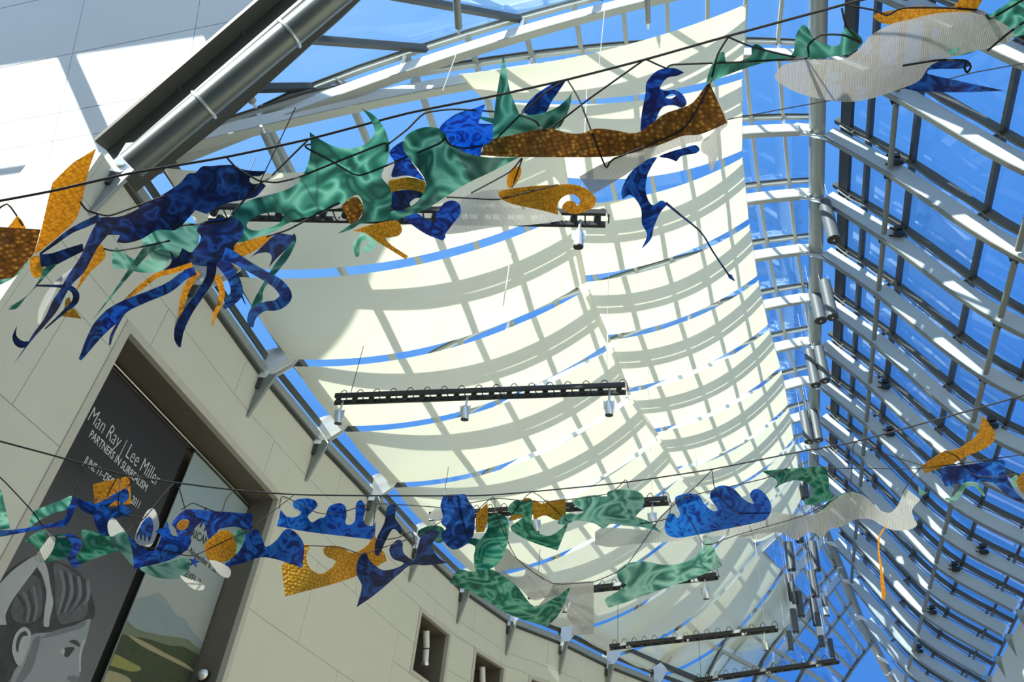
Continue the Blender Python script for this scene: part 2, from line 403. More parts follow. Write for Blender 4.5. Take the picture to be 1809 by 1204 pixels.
# ---------------------------------------------------------------- left fins
def stick_fin(i, label):
    t_ = thing('roof_fin', label, 'roof fin', EAVE[i], 'white fins of the left roof slope')
    n = 24; ts = [.012 + (.955 - .012) * k / n for k in range(n + 1)]; P = [raf(i, t) for t in ts]; sd = raf_side(i)
    def dep(t): return 1.0
    mb = MB(); mb.sweep(P, [sd] * (n + 1), [UP] * (n + 1), .05, 0, DEP); mb.build('web_plate', 'fin_white', t_)
    mb = MB(); mb.sweep(P, [sd] * (n + 1), [UP] * (n + 1), .13, -.03, 0); mb.build('bottom_flange', 'grey_bar', t_)
    # tapered tip with pin at the ridge
    a, b = raf(i, .945), RIDGE[i] + unit(EAVE[i] - RIDGE[i]) * .16
    d = unit(b - a); mb = MB()
    for s in (-1, 1):
        mb = MB()
        q = [a + UP * .02, a + d * .35 - UP * .0, b + UP * .03 - d * .12, b + UP * .15, b + UP * .26 - d * .15, a + UP * (DEP - .02)]
        mb.prism([x + sd * s * .045 for x in q], sd * s * .025)
        mb.build('tip_plate', 'fin_white', t_)
    for c in (b + UP * .14 - d * .14, a + d * .02 + UP * .12):
        mb = MB(); mb.tube([c - sd * .1, c + sd * .1], .035, 10); mb.build('pin', 'silver', t_)
    # stand-off posts under the glass
    for k in range(3, len(DK) - 1, 2):
        t = left_t(i, k)
        if .03 < t < .93:
            q = MB(); p = raf(i, t); q.bar(p + UP * DEP, p + UP * (GLZ - .1), .05, .05, sd); q.build('stand_off', 'silver', t_)
    if i >= -1:
        # foot: silver shoe across the eave and blade against the wall
        u = unit(RIDGE[i] - EAVE[i]); uh = unit(V(u[0], u[1], 0))
        p = EAVE[i]
        for s in (-1, 1):
            q = MB()
            q.prism([x + sd * s * .06 for x in [p - uh * .04 - UP * .22, p + uh * .06 - UP * .20, p + uh * .34 + UP * .16, p + uh * .40 + UP * .34, p + uh * .2 + UP * .42, p - uh * .05 + UP * .25]], sd * s * .02)
            sh_ = q.build('shoe', 'chrome', t_)
        q = MB(); q.tube([p + uh * .02 - UP * .08 - sd * .11, p + uh * .02 - UP * .08 + sd * .11], .05, 12); q.build('shoe_pin', 'silver', sh_)
        n_ = unit(V(p[0], p[1], 0) * 0 + V(1, 0, 0)); k = i + 2
        d2 = unit(WP[min(k + 1, len(WP) - 1)] - WP[max(k - 1, 0)]); nin = V(d2[1], -d2[0], 0)
        q = MB(); q.prism([x - d2 * .022 for x in [p + nin * .015 - UP * .12, p + nin * .24 - UP * .14, p + nin * .03 - UP * .80, p + nin * .015 - UP * .82]], d2 * .044); q.build('wall_blade', 'steel_grey', t_)
        q = MB(); q.box(p + nin * .03 - UP * .3, .12, .05, .16, np.array([d2, nin, UP])); q.build('anchor_plate', 'dark_frame', t_)
    return t_
for k, i in enumerate(range(-2, 13)):
    lab = ['white steel roof fin just below the big tube, nearest the camera', 'white roof fin whose foot hides behind the dark blue hanging piece'][k] if k < 2 else '%s white roof fin along the sail slope, counted from the big tube' % ORD[k]
    if i <= 11: stick_fin(i, lab)
# eave gutter and dark curb above the wall
for nm, off, z, w, h, mt_ in (('eave_gutter', -.02, 6.50, .10, .12, 'steel_grey'), ('eave_curb', .06, 6.42, .16, .05, 'dark_frame')):
    t_ = thing(nm, 'grey metal gutter bar along the top of the beige wall' if nm == 'eave_gutter' else 'dark curb strip capping the beige wall under the gutter', None, (-6, 10, z), kind='structure')
    for i in range(-1, 13):
        a, b = EAVE[i], EAVE[i + 1]; d = unit(b - a); nin = V(d[1], -d[0], 0)
        q = MB(); q.bar(V(a[0], a[1], z) - nin * off, V(b[0], b[1], z) - nin * off, w, h); q.build('bar_length', mt_, t_)

# ---------------------------------------------------------------- ridge tube
rt = thing('ridge_tube', 'long grey steel ridge tube running up the middle of the roof', 'tube', (XR, 10, ZR - .2))
RR = .17
nodes = [RIDGE[i] for i in range(-7, 9)] + HIP
nodes = sorted(nodes, key=lambda p: p[1]); nodes = [p for k, p in enumerate(nodes) if k == 0 or p[1] - nodes[k - 1][1] > .6]
for a, b in zip(nodes[:-1], nodes[1:]):
    d = unit(b - a); q = MB(); q.tube([a + d * .04, b - d * .04], RR, 18); q.build('tube_length', 'steel_grey', rt, True)
    q = MB(); q.tube([b - d * .05, b + d * .05], RR * .96, 18); q.build('collar', 'silver', rt, True)
for i in range(-7, 14):
    b = RIDGE[i]; d = unit(EAVE[i] - b) if i in EAVE and EAVE[i] is not None else V(-.8, -.4, -.4); sd = unit(np.cross(d, UP))
    q = MB(); q.prism([b + d * .12 + UP * .06 - sd * .012, b + d * .42 + UP * .02 - sd * .012, b + V(.18, 0, -.16) - sd * .012, b + V(.3, .02, -.36) - sd * .012, b - UP * .2 - sd * .012], sd * .024); q.build('gusset', 'fin_white', rt)

# ---------------------------------------------------------------- right slope glazing
gl_r = thing('window_6', 'steep glass roof of deep blue panes between dark bars', None, (5, 16, 9), kind='structure')
GO = .62
UM = [.055, .17, .345, .545, .74, .92, 1.0]
for i in RI:
    if i + 1 not in RI: continue
    h0, h1 = u_hip(i), u_hip(i + 1)
    for k in range(len(UM) - 1):
        u0, u1 = UM[k], UM[k + 1]
        if u1 <= max(h0, h1) + .03: continue
        a0, a1 = max(u0, h0), max(u0, h1)
        quad_pane([fin(i, a0, GO), fin(i, u1, GO), fin(i + 1, u1, GO), fin(i + 1, a1, GO)], gl_r)
    for k, u in enumerate(UM):
        if u < max(h0, h1): continue
        w = .07 if k else .26
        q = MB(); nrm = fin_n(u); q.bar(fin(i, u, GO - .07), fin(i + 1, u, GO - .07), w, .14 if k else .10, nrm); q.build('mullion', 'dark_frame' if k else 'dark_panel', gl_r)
for i in RI:
    us = [u_hip(i) + (1 - u_hip(i)) * k / 12 for k in range(13)]
    P = [fin(i, u, GO - .06) for u in us]; N = [fin_n(u) for u in us]
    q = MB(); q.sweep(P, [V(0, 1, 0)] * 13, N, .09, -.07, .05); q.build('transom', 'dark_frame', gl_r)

# right fins, web colour darkened for shade, with cable runs
for k, i in enumerate(range(-5, 15)):
    h = u_hip(i); t_ = thing('roof_fin', '%s blue-grey roof fin on the right slope, counted from the top of the picture' % ORD[max(k - 3, 0)] if k >= 3 else '%s grey roof fin of the right slope beyond the top frame edge' % ORD[k], 'roof fin', fin(i, 1.), 'fins of the right roof slope')
    n = 18; us = [h + .03 + (.985 - h - .03) * j / n for j in range(n + 1)]
    P = [fin(i, u) for u in us]; N = [fin_n(u) for u in us]; sd = [V(0, 1, 0)] * (n + 1)
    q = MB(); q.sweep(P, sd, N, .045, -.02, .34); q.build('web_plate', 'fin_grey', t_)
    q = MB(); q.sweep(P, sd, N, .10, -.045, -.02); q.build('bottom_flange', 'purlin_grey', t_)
    for u in (.1, .33, .545, .74, .9):
        if u > h + .03:
            q = MB(); q.bar(fin(i, u, .34), fin(i, u, GO - .1), .06, .05, V(0, 1, 0)); q.build('stand_off', 'dark_frame', t_)
    q = MB(); us2 = [max(h, .04) + (.97 - max(h, .04)) * j / 22 for j in range(23)]
    q.tube([fin(i, u, .40 + .02 * math.sin(u * 40)) - V(0, .05, 0) for u in us2], .016, 6); q.build('cable_run', 'purlin_grey', t_)
    e_ = fin(i, 1.)
    q = MB(); q.prism([x - V(0, .03, 0) for x in [e_ + V(-.02, 0, .1), e_ + V(.24, 0, .06), e_ + V(.24, 0, -.75), e_ + V(.2, 0, -.8), e_ + V(-.02, 0, -.1)]], V(0, .06, 0)); q.build('wall_blade', 'steel_grey', t_)

# purlin tubes on the right slope, one length per bay
for nm, U, r in (('purlin_tube', 1 / 3, .055), ('purlin_tube', 2 / 3, .055)):
    t_ = thing(nm, 'round steel purlin %s, joining the right roof fins' % ('nearer the ridge tube' if U < .5 else 'farther from the ridge tube'), 'purlin', fin(0, U, -.02), 'purlin tubes of the right slope')
    for i in range(-5, 14):
        if u_hip(i + 1) > U - .02: continue
        a, b = fin(i, U, .06), fin(i + 1, U, .06)
        q = MB(); q.tube([a + V(0, .14, 0), b - V(0, .1, 0)], r, 12); q.build('tube_length', 'purlin_grey', t_, True)
        q = MB(); nn = fin_n(U); dd = unit(fin(i, U + .01) - fin(i, U - .01)); q.prism([a + V(0, .022, 0) - dd * .12 - nn * .10, a + V(0, .022, 0) + dd * .12 - nn * .10, a + V(0, .022, 0) + dd * .12 + nn * .1, a + V(0, .022, 0) - dd * .12 + nn * .1], V(0, .025, 0))
        for s in (-1, 1): q.prism([a + V(0, .03, 0) + dd * s * .1 - nn * .08, a + V(0, .03, 0) + dd * s * .1 + nn * .08, a + V(0, .2, 0) + dd * s * .05 + nn * .02, a + V(0, .2, 0) + dd * s * .05 - nn * .05], dd * s * .012)
        q.build('bracket', 'dark_frame', t_)

# ---------------------------------------------------------------- big steel tube along the verge, its channel and struts
bt = thing('verge_tube', 'big polished steel tube rising to the top edge at the left', 'tube', on_verge(0))
A = at_d(232, 292, 8.45); B = at_d(568, 12, 8.65); dd = unit(B - A); B2 = A + dd * 3.6
q = MB(); q.tube([A, B2], .135, 28); q.build('tube_body', 'tube_steel', bt, True)
q = MB(); q.tube([A - dd * .005, A + dd * .03], .122, 28); q.build('end_cap', 'dark_frame', bt, True)
vd = unit(-(A + B) / 2); sidev = unit(np.cross(dd, vd)); fr = unit(np.cross(sidev, dd))
for s in (.88, 1.95, 3.1):
    c = A + dd * s
    q = MB(); q.tube([c + (sidev * math.cos(a) + fr * math.sin(a)) * .145 for a in [2 * math.pi * k / 24 for k in range(25)]], .018, 6); q.build('strap', 'silver', bt, True)
for s in (.3, 1.95, 3.2):
    c = A + dd * s
    q = MB(); q.tube([c - fr * .1, c - fr * .55 - UP * .05], .03, 10); q.build('hanger', 'silver', bt)
ch = thing('verge_channel', 'dark open channel between the white wall and the big steel tube', 'channel', on_verge(0))
E0 = on_verge(-.02) - WN * .05; E1 = on_verge(1.4) - WN * .05; ed = unit(E1 - E0); en = unit(np.cross(ed, WN)); en = en if en[2] < 0 else -en
q = MB(); q.hexa([E0 + WN * .0, E0 + WN * .05, E0 + en * .34 + WN * .05, E0 + en * .34], [E1, E1 + WN * .05, E1 + en * .34 + WN * .05, E1 + en * .34]); q.build('web', 'dark_frame', ch)
q = MB(); q.hexa([E0 - en * .03, E0 - en * .03 + WN * .24, E0 + WN * .24 + en * .01, E0 + en * .01], [E1 - en * .03, E1 - en * .03 + WN * .24, E1 + WN * .24 + en * .01, E1 + en * .01]); q.build('upper_flange', 'dark_frame', ch)
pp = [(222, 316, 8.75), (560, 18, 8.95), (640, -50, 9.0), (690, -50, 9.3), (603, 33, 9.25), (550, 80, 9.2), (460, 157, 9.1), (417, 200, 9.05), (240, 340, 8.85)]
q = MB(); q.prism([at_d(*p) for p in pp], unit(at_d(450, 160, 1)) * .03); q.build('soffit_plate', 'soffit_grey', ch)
q = MB(); q.hexa([E0 + en * .33, E0 + en * .33 + WN * .16, E0 + WN * .16 + en * .37, E0 + en * .37], [E1 + en * .33, E1 + en * .33 + WN * .16, E1 + WN * .16 + en * .37, E1 + en * .37]); q.build('lower_flange', 'grey_bar', ch)

# ---------------------------------------------------------------- sails
def t_at_x(i, x, drop):
    best = min((abs(pix(raf(i, k / 400, -drop))[0] - x), k / 400) for k in range(20, 400)); return best[1]
XL = {0: 1009, 1: 1036, 2: 1080, 3: 1116, 4: 1165, 5: 1203, 6: 1250, 7: 1300, 8: 1338, 9: 1382, 10: 1415, 11: 1442, -1: 985, -2: 960}
XRR = {-2: 1318, -1: 1311, 0: 1311, 1: 1322, 2: 1338, 3: 1358, 4: 1380, 5: 1393, 6: 1402, 7: 1410, 8: 1416, 9: 1420}
def sail(i, t0a, t1a, t0b, t1b, d0, d1, sag, label, grp):
    """cloth between fin i and fin i+1, hung from battens at both short ends"""
    nu, nv = 28, 6; th = .004; pts = []
    for a in range(nu + 1):
        s = a / nu
        ta, tb = t0a + (t1a - t0a) * s, t0b + (t1b - t0b) * s
        e0, e1 = raf(i, t0a, -d0), raf(i, t1a, -d1); g0, g1 = raf(i + 1, t0b, -d0), raf(i + 1, t1b, -d1)
        pa = e0 + (e1 - e0) * s - UP * (sag * 4 * s * (1 - s)); pb = g0 + (g1 - g0) * s - UP * (sag * 1.05 * 4 * s * (1 - s))
        for b in range(nv + 1):
            v = .05 + .90 * b / nv
            pts.append(pa + (pb - pa) * v - UP * (.05 * math.sin(math.pi * b / nv)))
    mb = MB(); n1 = nv + 1; n = len(pts)
    mb.v = [tuple(p) for p in pts] + [tuple(p + UP * th) for p in pts]
    for a in range(nu):
        for b in range(nv):
            o_ = a * n1 + b; mb.f.append((o_, o_ + 1, o_ + n1 + 1, o_ + n1)); mb.f.append((n + o_, n + o_ + n1, n + o_ + n1 + 1, n + o_ + 1))
    for b in range(nv):
        for a in (0, nu): o_ = a * n1 + b; mb.f.append((o_, o_ + 1, n + o_ + 1, n + o_))
    for a in range(nu):
        for b in (0, nv): o_ = a * n1 + b; mb.f.append((o_, o_ + n1, n + o_ + n1, n + o_))
    t_ = thing('shade_sail', label, 'sail', sum(pts) / n, grp)
    mb.build('cloth', 'sail_cloth', t_, True)
    for a in (0, nu):
        q = MB(); q.tube([pts[a * n1], pts[a * n1 + nv]], .012, 6); q.build('batten', 'lamp_white', t_)
    return t_
for k, i in enumerate(range(-1, 10)):
    t0 = .032; a, b = t_at_x(i, XL[i], 1.15), t_at_x(i + 1, XL[i + 1], 1.15)
    sail(i, t0, a, t0, b, .16, 1.2, .5, 'cream cloth sail of the lower row along the beige wall, %s from the near end' % ORD[k], 'lower row of cream sails')
for k, i in enumerate(range(-2, 8)):
    a, b = t_at_x(i, XL[i], .9) - .02, t_at_x(i + 1, XL[i + 1], .9) - .02
    if i == -2: a = t_at_x(i, 815, .2); b = a + .01
    if i == -1: a = t_at_x(-2, 815, .2) + .03; b = a + .06
    sail(i, a, t_at_x(i, XRR[i], .6), b, t_at_x(i + 1, XRR[i + 1], .6), .95 if i > -1 else .45, .6, .34, 'cream cloth sail of the upper row beside the ridge tube, %s from the near end' % ORD[k], 'upper row of cream sails')

# ---------------------------------------------------------------- unseen bars added to shade the leaning wall, in place of a hall roof
def shade_bar(n, pa, pb, w, back, label):
    A, B = on_white(*pa), on_white(*pb); s = np.array(SUN_TRAVEL) * back
    q = MB(); q.bar(A - s, B - s, w, .10, unit(np.array(SUN_TRAVEL))); tag(q.build('trim_%d' % n, 'fin_white', kind='structure'), label)
shade_bar(1, (60, -30), (190, 262), .24, 4.4, 'sloping bar of the hall roof beyond the left frame edge')
shade_bar(2, (-320, 128), (470, 5), .42, 4.9, 'cross bar of the hall roof above the frame, lower one')
shade_bar(3, (-300, 30), (560, -95), .62, 5.3, 'cross bar of the hall roof above the frame, upper one')
shade_bar(4, (338, -30), (404, 130), .22, 4.2, 'sloping bar of the hall roof above the big tube')
shade_bar(5, (-200, 333), (165, 280), .07, 3.6, 'thin cross bar of the hall roof beyond the left frame edge')

# ---------------------------------------------------------------- banners in the recess
BO = .40
def ban(x, y, o=BO):
    """pixel of the photograph -> point on the banner plane"""
    a = RP(0, o, 0); n = unit(RP(0, 1, 0) - RP(0, 0, 0)); d = ray(x, y); return d * (a @ n) / (d @ n)
bn = unit(RP(0, -1, 0) - RP(0, 0, 0)); bd = unit(RP(1, 0, 0) - RP(0, 0, 0))
def ramp_mat(name, stops, lo, hi, rough=.8, noise=.0):
    mt = mat(name, (0, 0, 0), rough); b = mt.node_tree.nodes['Principled BSDF']; co = nd(mt, 'ShaderNodeTexCoord'); sp = nd(mt, 'ShaderNodeSeparateXYZ'); mr = nd(mt, 'ShaderNodeMapRange')
    mr.inputs[1].default_value = lo; mr.inputs[2].default_value = hi; rp = nd(mt, 'ShaderNodeValToRGB')
    for k, (p, c) in enumerate(stops):
        e = rp.color_ramp.elements[k] if k < 2 else rp.color_ramp.elements.new(p); e.position = p; e.color = (*c, 1)
    ln(mt, co.outputs['Object'], sp.inputs[0]); ln(mt, sp.outputs[2], mr.inputs[0])
    nz = nd(mt, 'ShaderNodeTexNoise'); nz.inputs['Scale'].default_value = 3; nz.inputs['Detail'].default_value = 8; ad = nd(mt, 'ShaderNodeMath'); ad.operation = 'MULTIPLY_ADD'; ad.inputs[1].default_value = noise; 
    ln(mt, co.outputs['Object'], nz.inputs['Vector']); ln(mt, nz.outputs['Fac'], ad.inputs[0]); ln(mt, mr.outputs[0], ad.inputs[2]); ln(mt, ad.outputs[0], rp.inputs[0]); ln(mt, rp.outputs[0], b.inputs['Base Color'])
    return mt
B1Z, B2Z = 5.02, 5.05
ramp_mat('print_charcoal', [(0, (.16, .16, .165)), (1, (.028, .028, .03)), (.45, (.10, .10, .105)), (.7, (.035, .035, .037))], 1.2, 4.3)
ramp_mat('print_sky', [(0, (.36, .35, .28)), (1, (.30, .38, .40)), (.5, (.34, .36, .33))], 1.6, 4.6, .8, .25)
noisy('print_mountain', (.20, .26, .28), (.26, .31, .30), 5, .8); noisy('print_hill', (.10, .13, .09), (.19, .21, .13), 9, .8)
noisy('print_trees', (.022, .035, .018), (.07, .085, .035), 16, .8); noisy('print_field', (.20, .20, .05), (.30, .29, .09), 7, .8); noisy('print_path', (.36, .32, .19), (.26, .24, .13), 9, .8)
noisy('print_face', (.33, .36, .365), (.21, .23, .24), 1.6, .8); noisy('print_shadow', (.13, .14, .145), (.20, .215, .22), 4, .8); noisy('print_hair', (.018, .018, .02), (.085, .085, .09), 9, .8); noisy('print_light', (.46, .48, .48), (.34, .36, .37), 12, .8)
noisy('print_hair_mid', (.05, .05, .055), (.15, .155, .16), 22, .8)
mat('print_text_white', (.72, .74, .72), .8); mat('print_text_black', (.03, .035, .03), .8)
ban1 = thing('banner', 'dark grey banner with a grey portrait print in the recess', 'banner', RP(1.0, BO, .5), 'banners in the wall recess')
def sheet(tg, s0, s1, z0, z1, m_):
    q = MB(); q.hexa([RP(s0, BO, z0), RP(s1, BO, z0), RP(s1, BO + .012, z0), RP(s0, BO + .012, z0)], [RP(s0, BO, z1), RP(s1, BO, z1), RP(s1, BO + .012, z1), RP(s0, BO + .012, z1)]); return q.build('sheet', m_, tg)
sheet(ban1, .12, 2.02, .5, B1Z, 'print_charcoal')
q = MB(); q.tube([RP(.1, BO, B1Z + .01), RP(2.05, BO, B1Z + .01)], .018, 8); q.build('top_rail', 'black_metal', ban1)
def cr(pts, n=5):
    """closed smooth outline; a third value marks a corner"""
    P = [np.array(p[:2], float) for p in pts]; K = [len(p) > 2 for p in pts]; N = len(P); out = []
    for i in range(N):
        a, b = P[i], P[(i + 1) % N]
        ma = (b - a) if K[i] else (b - P[i - 1]) / 2; mb_ = (b - a) if K[(i + 1) % N] else (P[(i + 2) % N] - a) / 2
        L = np.linalg.norm(b - a); 
        for m_ in (ma, mb_):
            l = np.linalg.norm(m_)
            if l > 1.2 * L: m_ *= 1.2 * L / l
        for k in range(n):
            t = k / n; out.append((2 * t ** 3 - 3 * t * t + 1) * a + (t ** 3 - 2 * t * t + t) * ma + (-2 * t ** 3 + 3 * t * t) * b + (t ** 3 - t * t) * mb_)
    return out
def stroke(pts, n=5):
    """tapering strand: (x, y, width) along its middle -> outline"""
    P = np.array([p[:2] for p in pts], float); W = [p[2] for p in pts]; C_ = []; 
    for i in range(len(P) - 1):
        p0, p1, p2, p3 = P[max(i - 1, 0)], P[i], P[i + 1], P[min(i + 2, len(P) - 1)]
        for k in range(n):
            t = k / n; C_.append((.5 * (2 * p1 + (p2 - p0) * t + (2 * p0 - 5 * p1 + 4 * p2 - p3) * t * t + (3 * p1 - p0 - 3 * p2 + p3) * t ** 3), W[i] + (W[i + 1] - W[i]) * t))
    C_.append((P[-1], W[-1])); L, R_ = [], []
    for i, (c, w) in enumerate(C_):
        d = C_[min(i + 1, len(C_) - 1)][0] - C_[max(i - 1, 0)][0]; d = d / max(np.linalg.norm(d), 1e-6); nrm = np.array([-d[1], d[0]])
        L.append(c + nrm * w / 2); R_.append(c - nrm * w / 2)
    return L + R_[::-1]
def tri_inside(out, holes, step):
    """triangulated outline with inner points: verts 2d, triangles"""
    vs = [tuple(p) for p in out]; es = [(i, (i + 1) % len(out)) for i in range(len(out))]
    for h in holes:
        b = len(vs); vs += [tuple(p) for p in h]; es += [(b + i, b + (i + 1) % len(h)) for i in range(len(h))]
    def ins(x, y):
        c = False
        for poly in [out] + list(holes):
            n = len(poly)
            for i in range(n):
                x0, y0 = poly[i]; x1, y1 = poly[(i + 1) % n]
                if (y0 > y) != (y1 > y) and x < (x1 - x0) * (y - y0) / (y1 - y0) + x0: c = not c
        return c
    a = np.array(out); lo, hi = a.min(0), a.max(0)
    if step:
        y = lo[1] + step / 2; r = 0
        while y < hi[1]:
            x = lo[0] + step * (.25 if r % 2 else .75)
            while x < hi[0]:
                if ins(x, y): vs.append((x, y))
                x += step
            y += step * .87; r += 1
    V2, E2, F2, *_ = delaunay_2d_cdt([Vector(v) for v in vs], es, [], 0, 1e-4)
    F3 = []
    for f in F2:
        c = sum((V2[i] for i in f), Vector((0, 0))) / len(f)
        if ins(c.x, c.y): F3.append(tuple(f))
    return [(v.x, v.y) for v in V2], F3
def solid_from(V2, F3, front, back):
    n = len(V2); mb = MB(); mb.v = [tuple(map(float, front(*v))) for v in V2] + [tuple(map(float, back(*v))) for v in V2]; cnt = {}
    for f in F3:
        mb.f.append(f); mb.f.append(tuple(i + n for i in f[::-1]))
        for a, b in zip(f, f[1:] + f[:1]): cnt[(a, b)] = cnt.get((a, b), 0) + 1
    for (a, b) in list(cnt):
        if (b, a) not in cnt: mb.f.append((a, b, b + n, a + n))
    return mb
def print_shape(tg, pts, m_, lift, name):
    V2, F3 = tri_inside(cr(pts, 4), [], 0)
    return solid_from(V2, F3, lambda x, y: ban(x, y, BO - lift), lambda x, y: ban(x, y, BO - lift + .0018)).build(name, m_, tg)
print_shape(ban1, [(-30, 1035), (0, 1020), (20, 1003), (50, 985), (75, 983), (100, 990), (125, 1000), (140, 1010), (152, 1030), (162, 1050), (168, 1075), (166, 1090), (158, 1096), (140, 1104), (110, 1112), (75, 1118), (55, 1120), (48, 1140), (40, 1165), (20, 1195), (0, 1220), (-40, 1230)], 'print_hair', .002, 'hair_print')
print_shape(ban1, [(95, 995), (120, 1003), (140, 1025), (155, 1060), (150, 1090), (130, 1098), (105, 1100), (98, 1070), (97, 1030)], 'print_hair_mid', .004, 'hair_print')
print_shape(ban1, [(45, 1030), (62, 1015), (74, 1040), (72, 1085), (50, 1100), (25, 1095), (20, 1075), (30, 1050)], 'print_hair_mid', .004, 'hair_print')
print_shape(ban1, [(66, 1000), (76, 990), (84, 1005), (90, 1040), (94, 1065), (88, 1092), (86, 1106), (77, 1104), (79, 1075), (82, 1045), (74, 1015)], 'print_light', .005, 'parting_print')
print_shape(ban1, [(-20, 1050), (0, 1030), (25, 1005), (60, 982), (74, 987), (60, 1008), (36, 1040), (22, 1060), (10, 1085), (12, 1103, 1), (-20, 1104, 1)], 'print_light', .006, 'ribbon_print')
print_shape(ban1, [(58, 1120), (90, 1116), (122, 1108), (150, 1095), (161, 1092, 1), (157, 1110), (152, 1130), (144, 1146), (140, 1160), (140, 1178), (141, 1190), (136, 1202), (134, 1230, 1), (5, 1240, 1), (25, 1185), (40, 1165), (50, 1140)], 'print_face', .005, 'face_print')
print_shape(ban1, [(21, 1145), (26, 1122), (38, 1108), (49, 1109), (55, 1120), (52, 1138), (44, 1158), (38, 1174), (30, 1173), (24, 1160)], 'print_light', .008, 'ear_print')
print_shape(ban1, [(28, 1142), (33, 1122), (44, 1114), (49, 1122), (40, 1124), (34, 1138), (32, 1152)], 'print_hair', .010, 'ear_print')
print_shape(ban1, [(112, 1146), (122, 1142), (132, 1144), (127, 1152), (120, 1160), (114, 1158)], 'print_hair', .008, 'eye_print')
print_shape(ban1, [(122, 1132), (134, 1130), (141, 1137), (140, 1142), (133, 1138)], 'print_hair', .008, 'brow_print')
print_shape(ban1, [(52, 1150), (60, 1128), (72, 1124), (66, 1150), (58, 1178), (40, 1204), (28, 1204), (40, 1180)], 'print_shadow', .0065, 'face_print')
print_shape(ban1, [(118, 1196), (126, 1193), (137, 1195), (136, 1204), (124, 1203)], 'print_shadow', .0065, 'face_print')
print_shape(ban1, [(100, 1112), (130, 1104), (152, 1096), (146, 1108), (120, 1116), (90, 1124), (72, 1126)], 'print_shadow', .0065, 'face_print')
print_shape(ban1, [(146, 1132), (152, 1128), (146, 1146), (143, 1165), (143, 1185), (139, 1185), (139, 1160), (142, 1146)], 'print_light', .0065, 'face_print')
print_shape(ban1, [(106, 1148), (114, 1145), (113, 1156), (108, 1155)], 'print_light', .009, 'eye_print')
for hx in range(7):
    x0, y0 = 104 + hx * 8, 1000 + hx * 3
    print_shape(ban1, [(x0, y0 + 6), (x0 + 6, y0 + 8), (x0 + 12 - hx, y0 + 40), (x0 + 2 - hx * 3, y0 + 82 - hx * 4), (x0 - 4 - hx * 2, y0 + 84 - hx * 4), (x0 + 6 - hx, y0 + 40)], 'print_hair' if hx % 2 else 'print_shadow', .0055 + hx * .0001, 'hair_print')
for hx in range(4):
    print_shape(ban1, [(30 + hx * 9, 1052 - hx * 5), (34 + hx * 9, 1050 - hx * 5), (46 + hx * 7, 1072), (44 + hx * 6, 1096), (40 + hx * 6, 1096), (42 + hx * 7, 1072)], 'print_shadow' if hx % 2 else 'print_hair', .0055 + hx * .0001, 'hair_print')
def words(tg, body, p0, p1, m_, size=None, lift=.004, name='lettering', thin=0., shear=0.):
    """a line of lettering on the banner plane from pixel p0 (foot of the first letter) to p1 (foot of the last)"""
    cu = bpy.data.curves.new('lettering', 'FONT'); cu.body = body; cu.size = 1; cu.extrude = .004; cu.offset = thin; cu.shear = shear; cu.resolution_u = 3
    ob = bpy.data.objects.new('tmp', cu); C.objects.link(ob); dg = bpy.context.evaluated_depsgraph_get(); me = bpy.data.meshes.new_from_object(ob.evaluated_get(dg)); C.objects.unlink(ob); bpy.data.objects.remove(ob)
    n = len(me.vertices); co = np.empty(n * 3); me.vertices.foreach_get('co', co); co = co.reshape(-1, 3); w = co[:, 0].max() - co[:, 0].min()
    A, B = ban(*p0), ban(*p1); s = np.linalg.norm(B - A) / w; dx = unit(B - A); upv = unit(np.cross(bn, dx)); h = s if size is None else size
    o0 = ORG[tg.name]; P = A + np.outer((co[:, 0] - co[:, 0].min()) * s, dx) + np.outer(co[:, 1] * h, upv) + np.outer(co[:, 2] * .2 + lift, bn) - o0
    me.vertices.foreach_set('co', P.ravel()); me.update(); me.materials.clear(); me.materials.append(MATS[m_])
    o = bpy.data.objects.new(name, me); C.objects.link(o); o.parent = tg; ORG[o.name] = o0; return o
words(ban1, 'Man Ray | Lee Miller', (154, 741), (276, 860), 'print_text_white', .25, thin=-.015)
words(ban1, 'PARTNERS IN SURREALISM', (156, 771), (256, 868), 'print_text_white', .13)
words(ban1, 'JUNE 11\u2013DECEMBER 4, 2011', (146, 817), (243, 898), 'print_text_white', .13)
ban2 = thing('banner', 'pale banner with a mountain landscape print and black lettering', 'banner', RP(2.9, BO, .5), 'banners in the wall recess')
sheet(ban2, 2.17, 3.58, .5, B2Z, 'print_sky')
q = MB(); q.tube([RP(2.15, BO, B2Z + .01), RP(3.58, BO, B2Z + .01)], .018, 8); q.build('top_rail', 'black_metal', ban2)
def land(pts, m_, lift, name):    # keep the print inside the sheet
    V2, F3 = tri_inside(cr(pts, 3), [], 0)
    def pt(x, y, o):
        P = ban(x, y, BO - o); s = (P - RP(0, BO, 0)) @ bd; return P + bd * (min(max(s, 2.18), 3.57) - s)
    solid_from(V2, F3, lambda x, y: pt(x, y, lift), lambda x, y: pt(x, y, lift - .0018)).build(name, m_, ban2)
land([(215, 1065, 1), (240, 1056), (262, 1052), (281, 1046), (296, 1062), (310, 1084), (326, 1092), (336, 1108), (350, 1125), (375, 1150, 1), (370, 1180, 1), (195, 1150, 1)], 'print_mountain', .002, 'mountain_print')
land([(205, 1095, 1), (222, 1093), (238, 1108), (260, 1116), (290, 1122), (330, 1128), (345, 1140), (375, 1160, 1), (370, 1215, 1), (190, 1200, 1)], 'print_hill', .004, 'hill_print')
land([(200, 1112, 1), (225, 1122), (262, 1128), (300, 1140), (325, 1142), (375, 1172, 1), (370, 1250, 1), (170, 1220, 1)], 'print_trees', .006, 'tree_print')
land([(186, 1150, 1), (205, 1155), (230, 1168), (250, 1180), (235, 1186), (205, 1178), (180, 1170, 1)], 'print_field', .008, 'field_print')
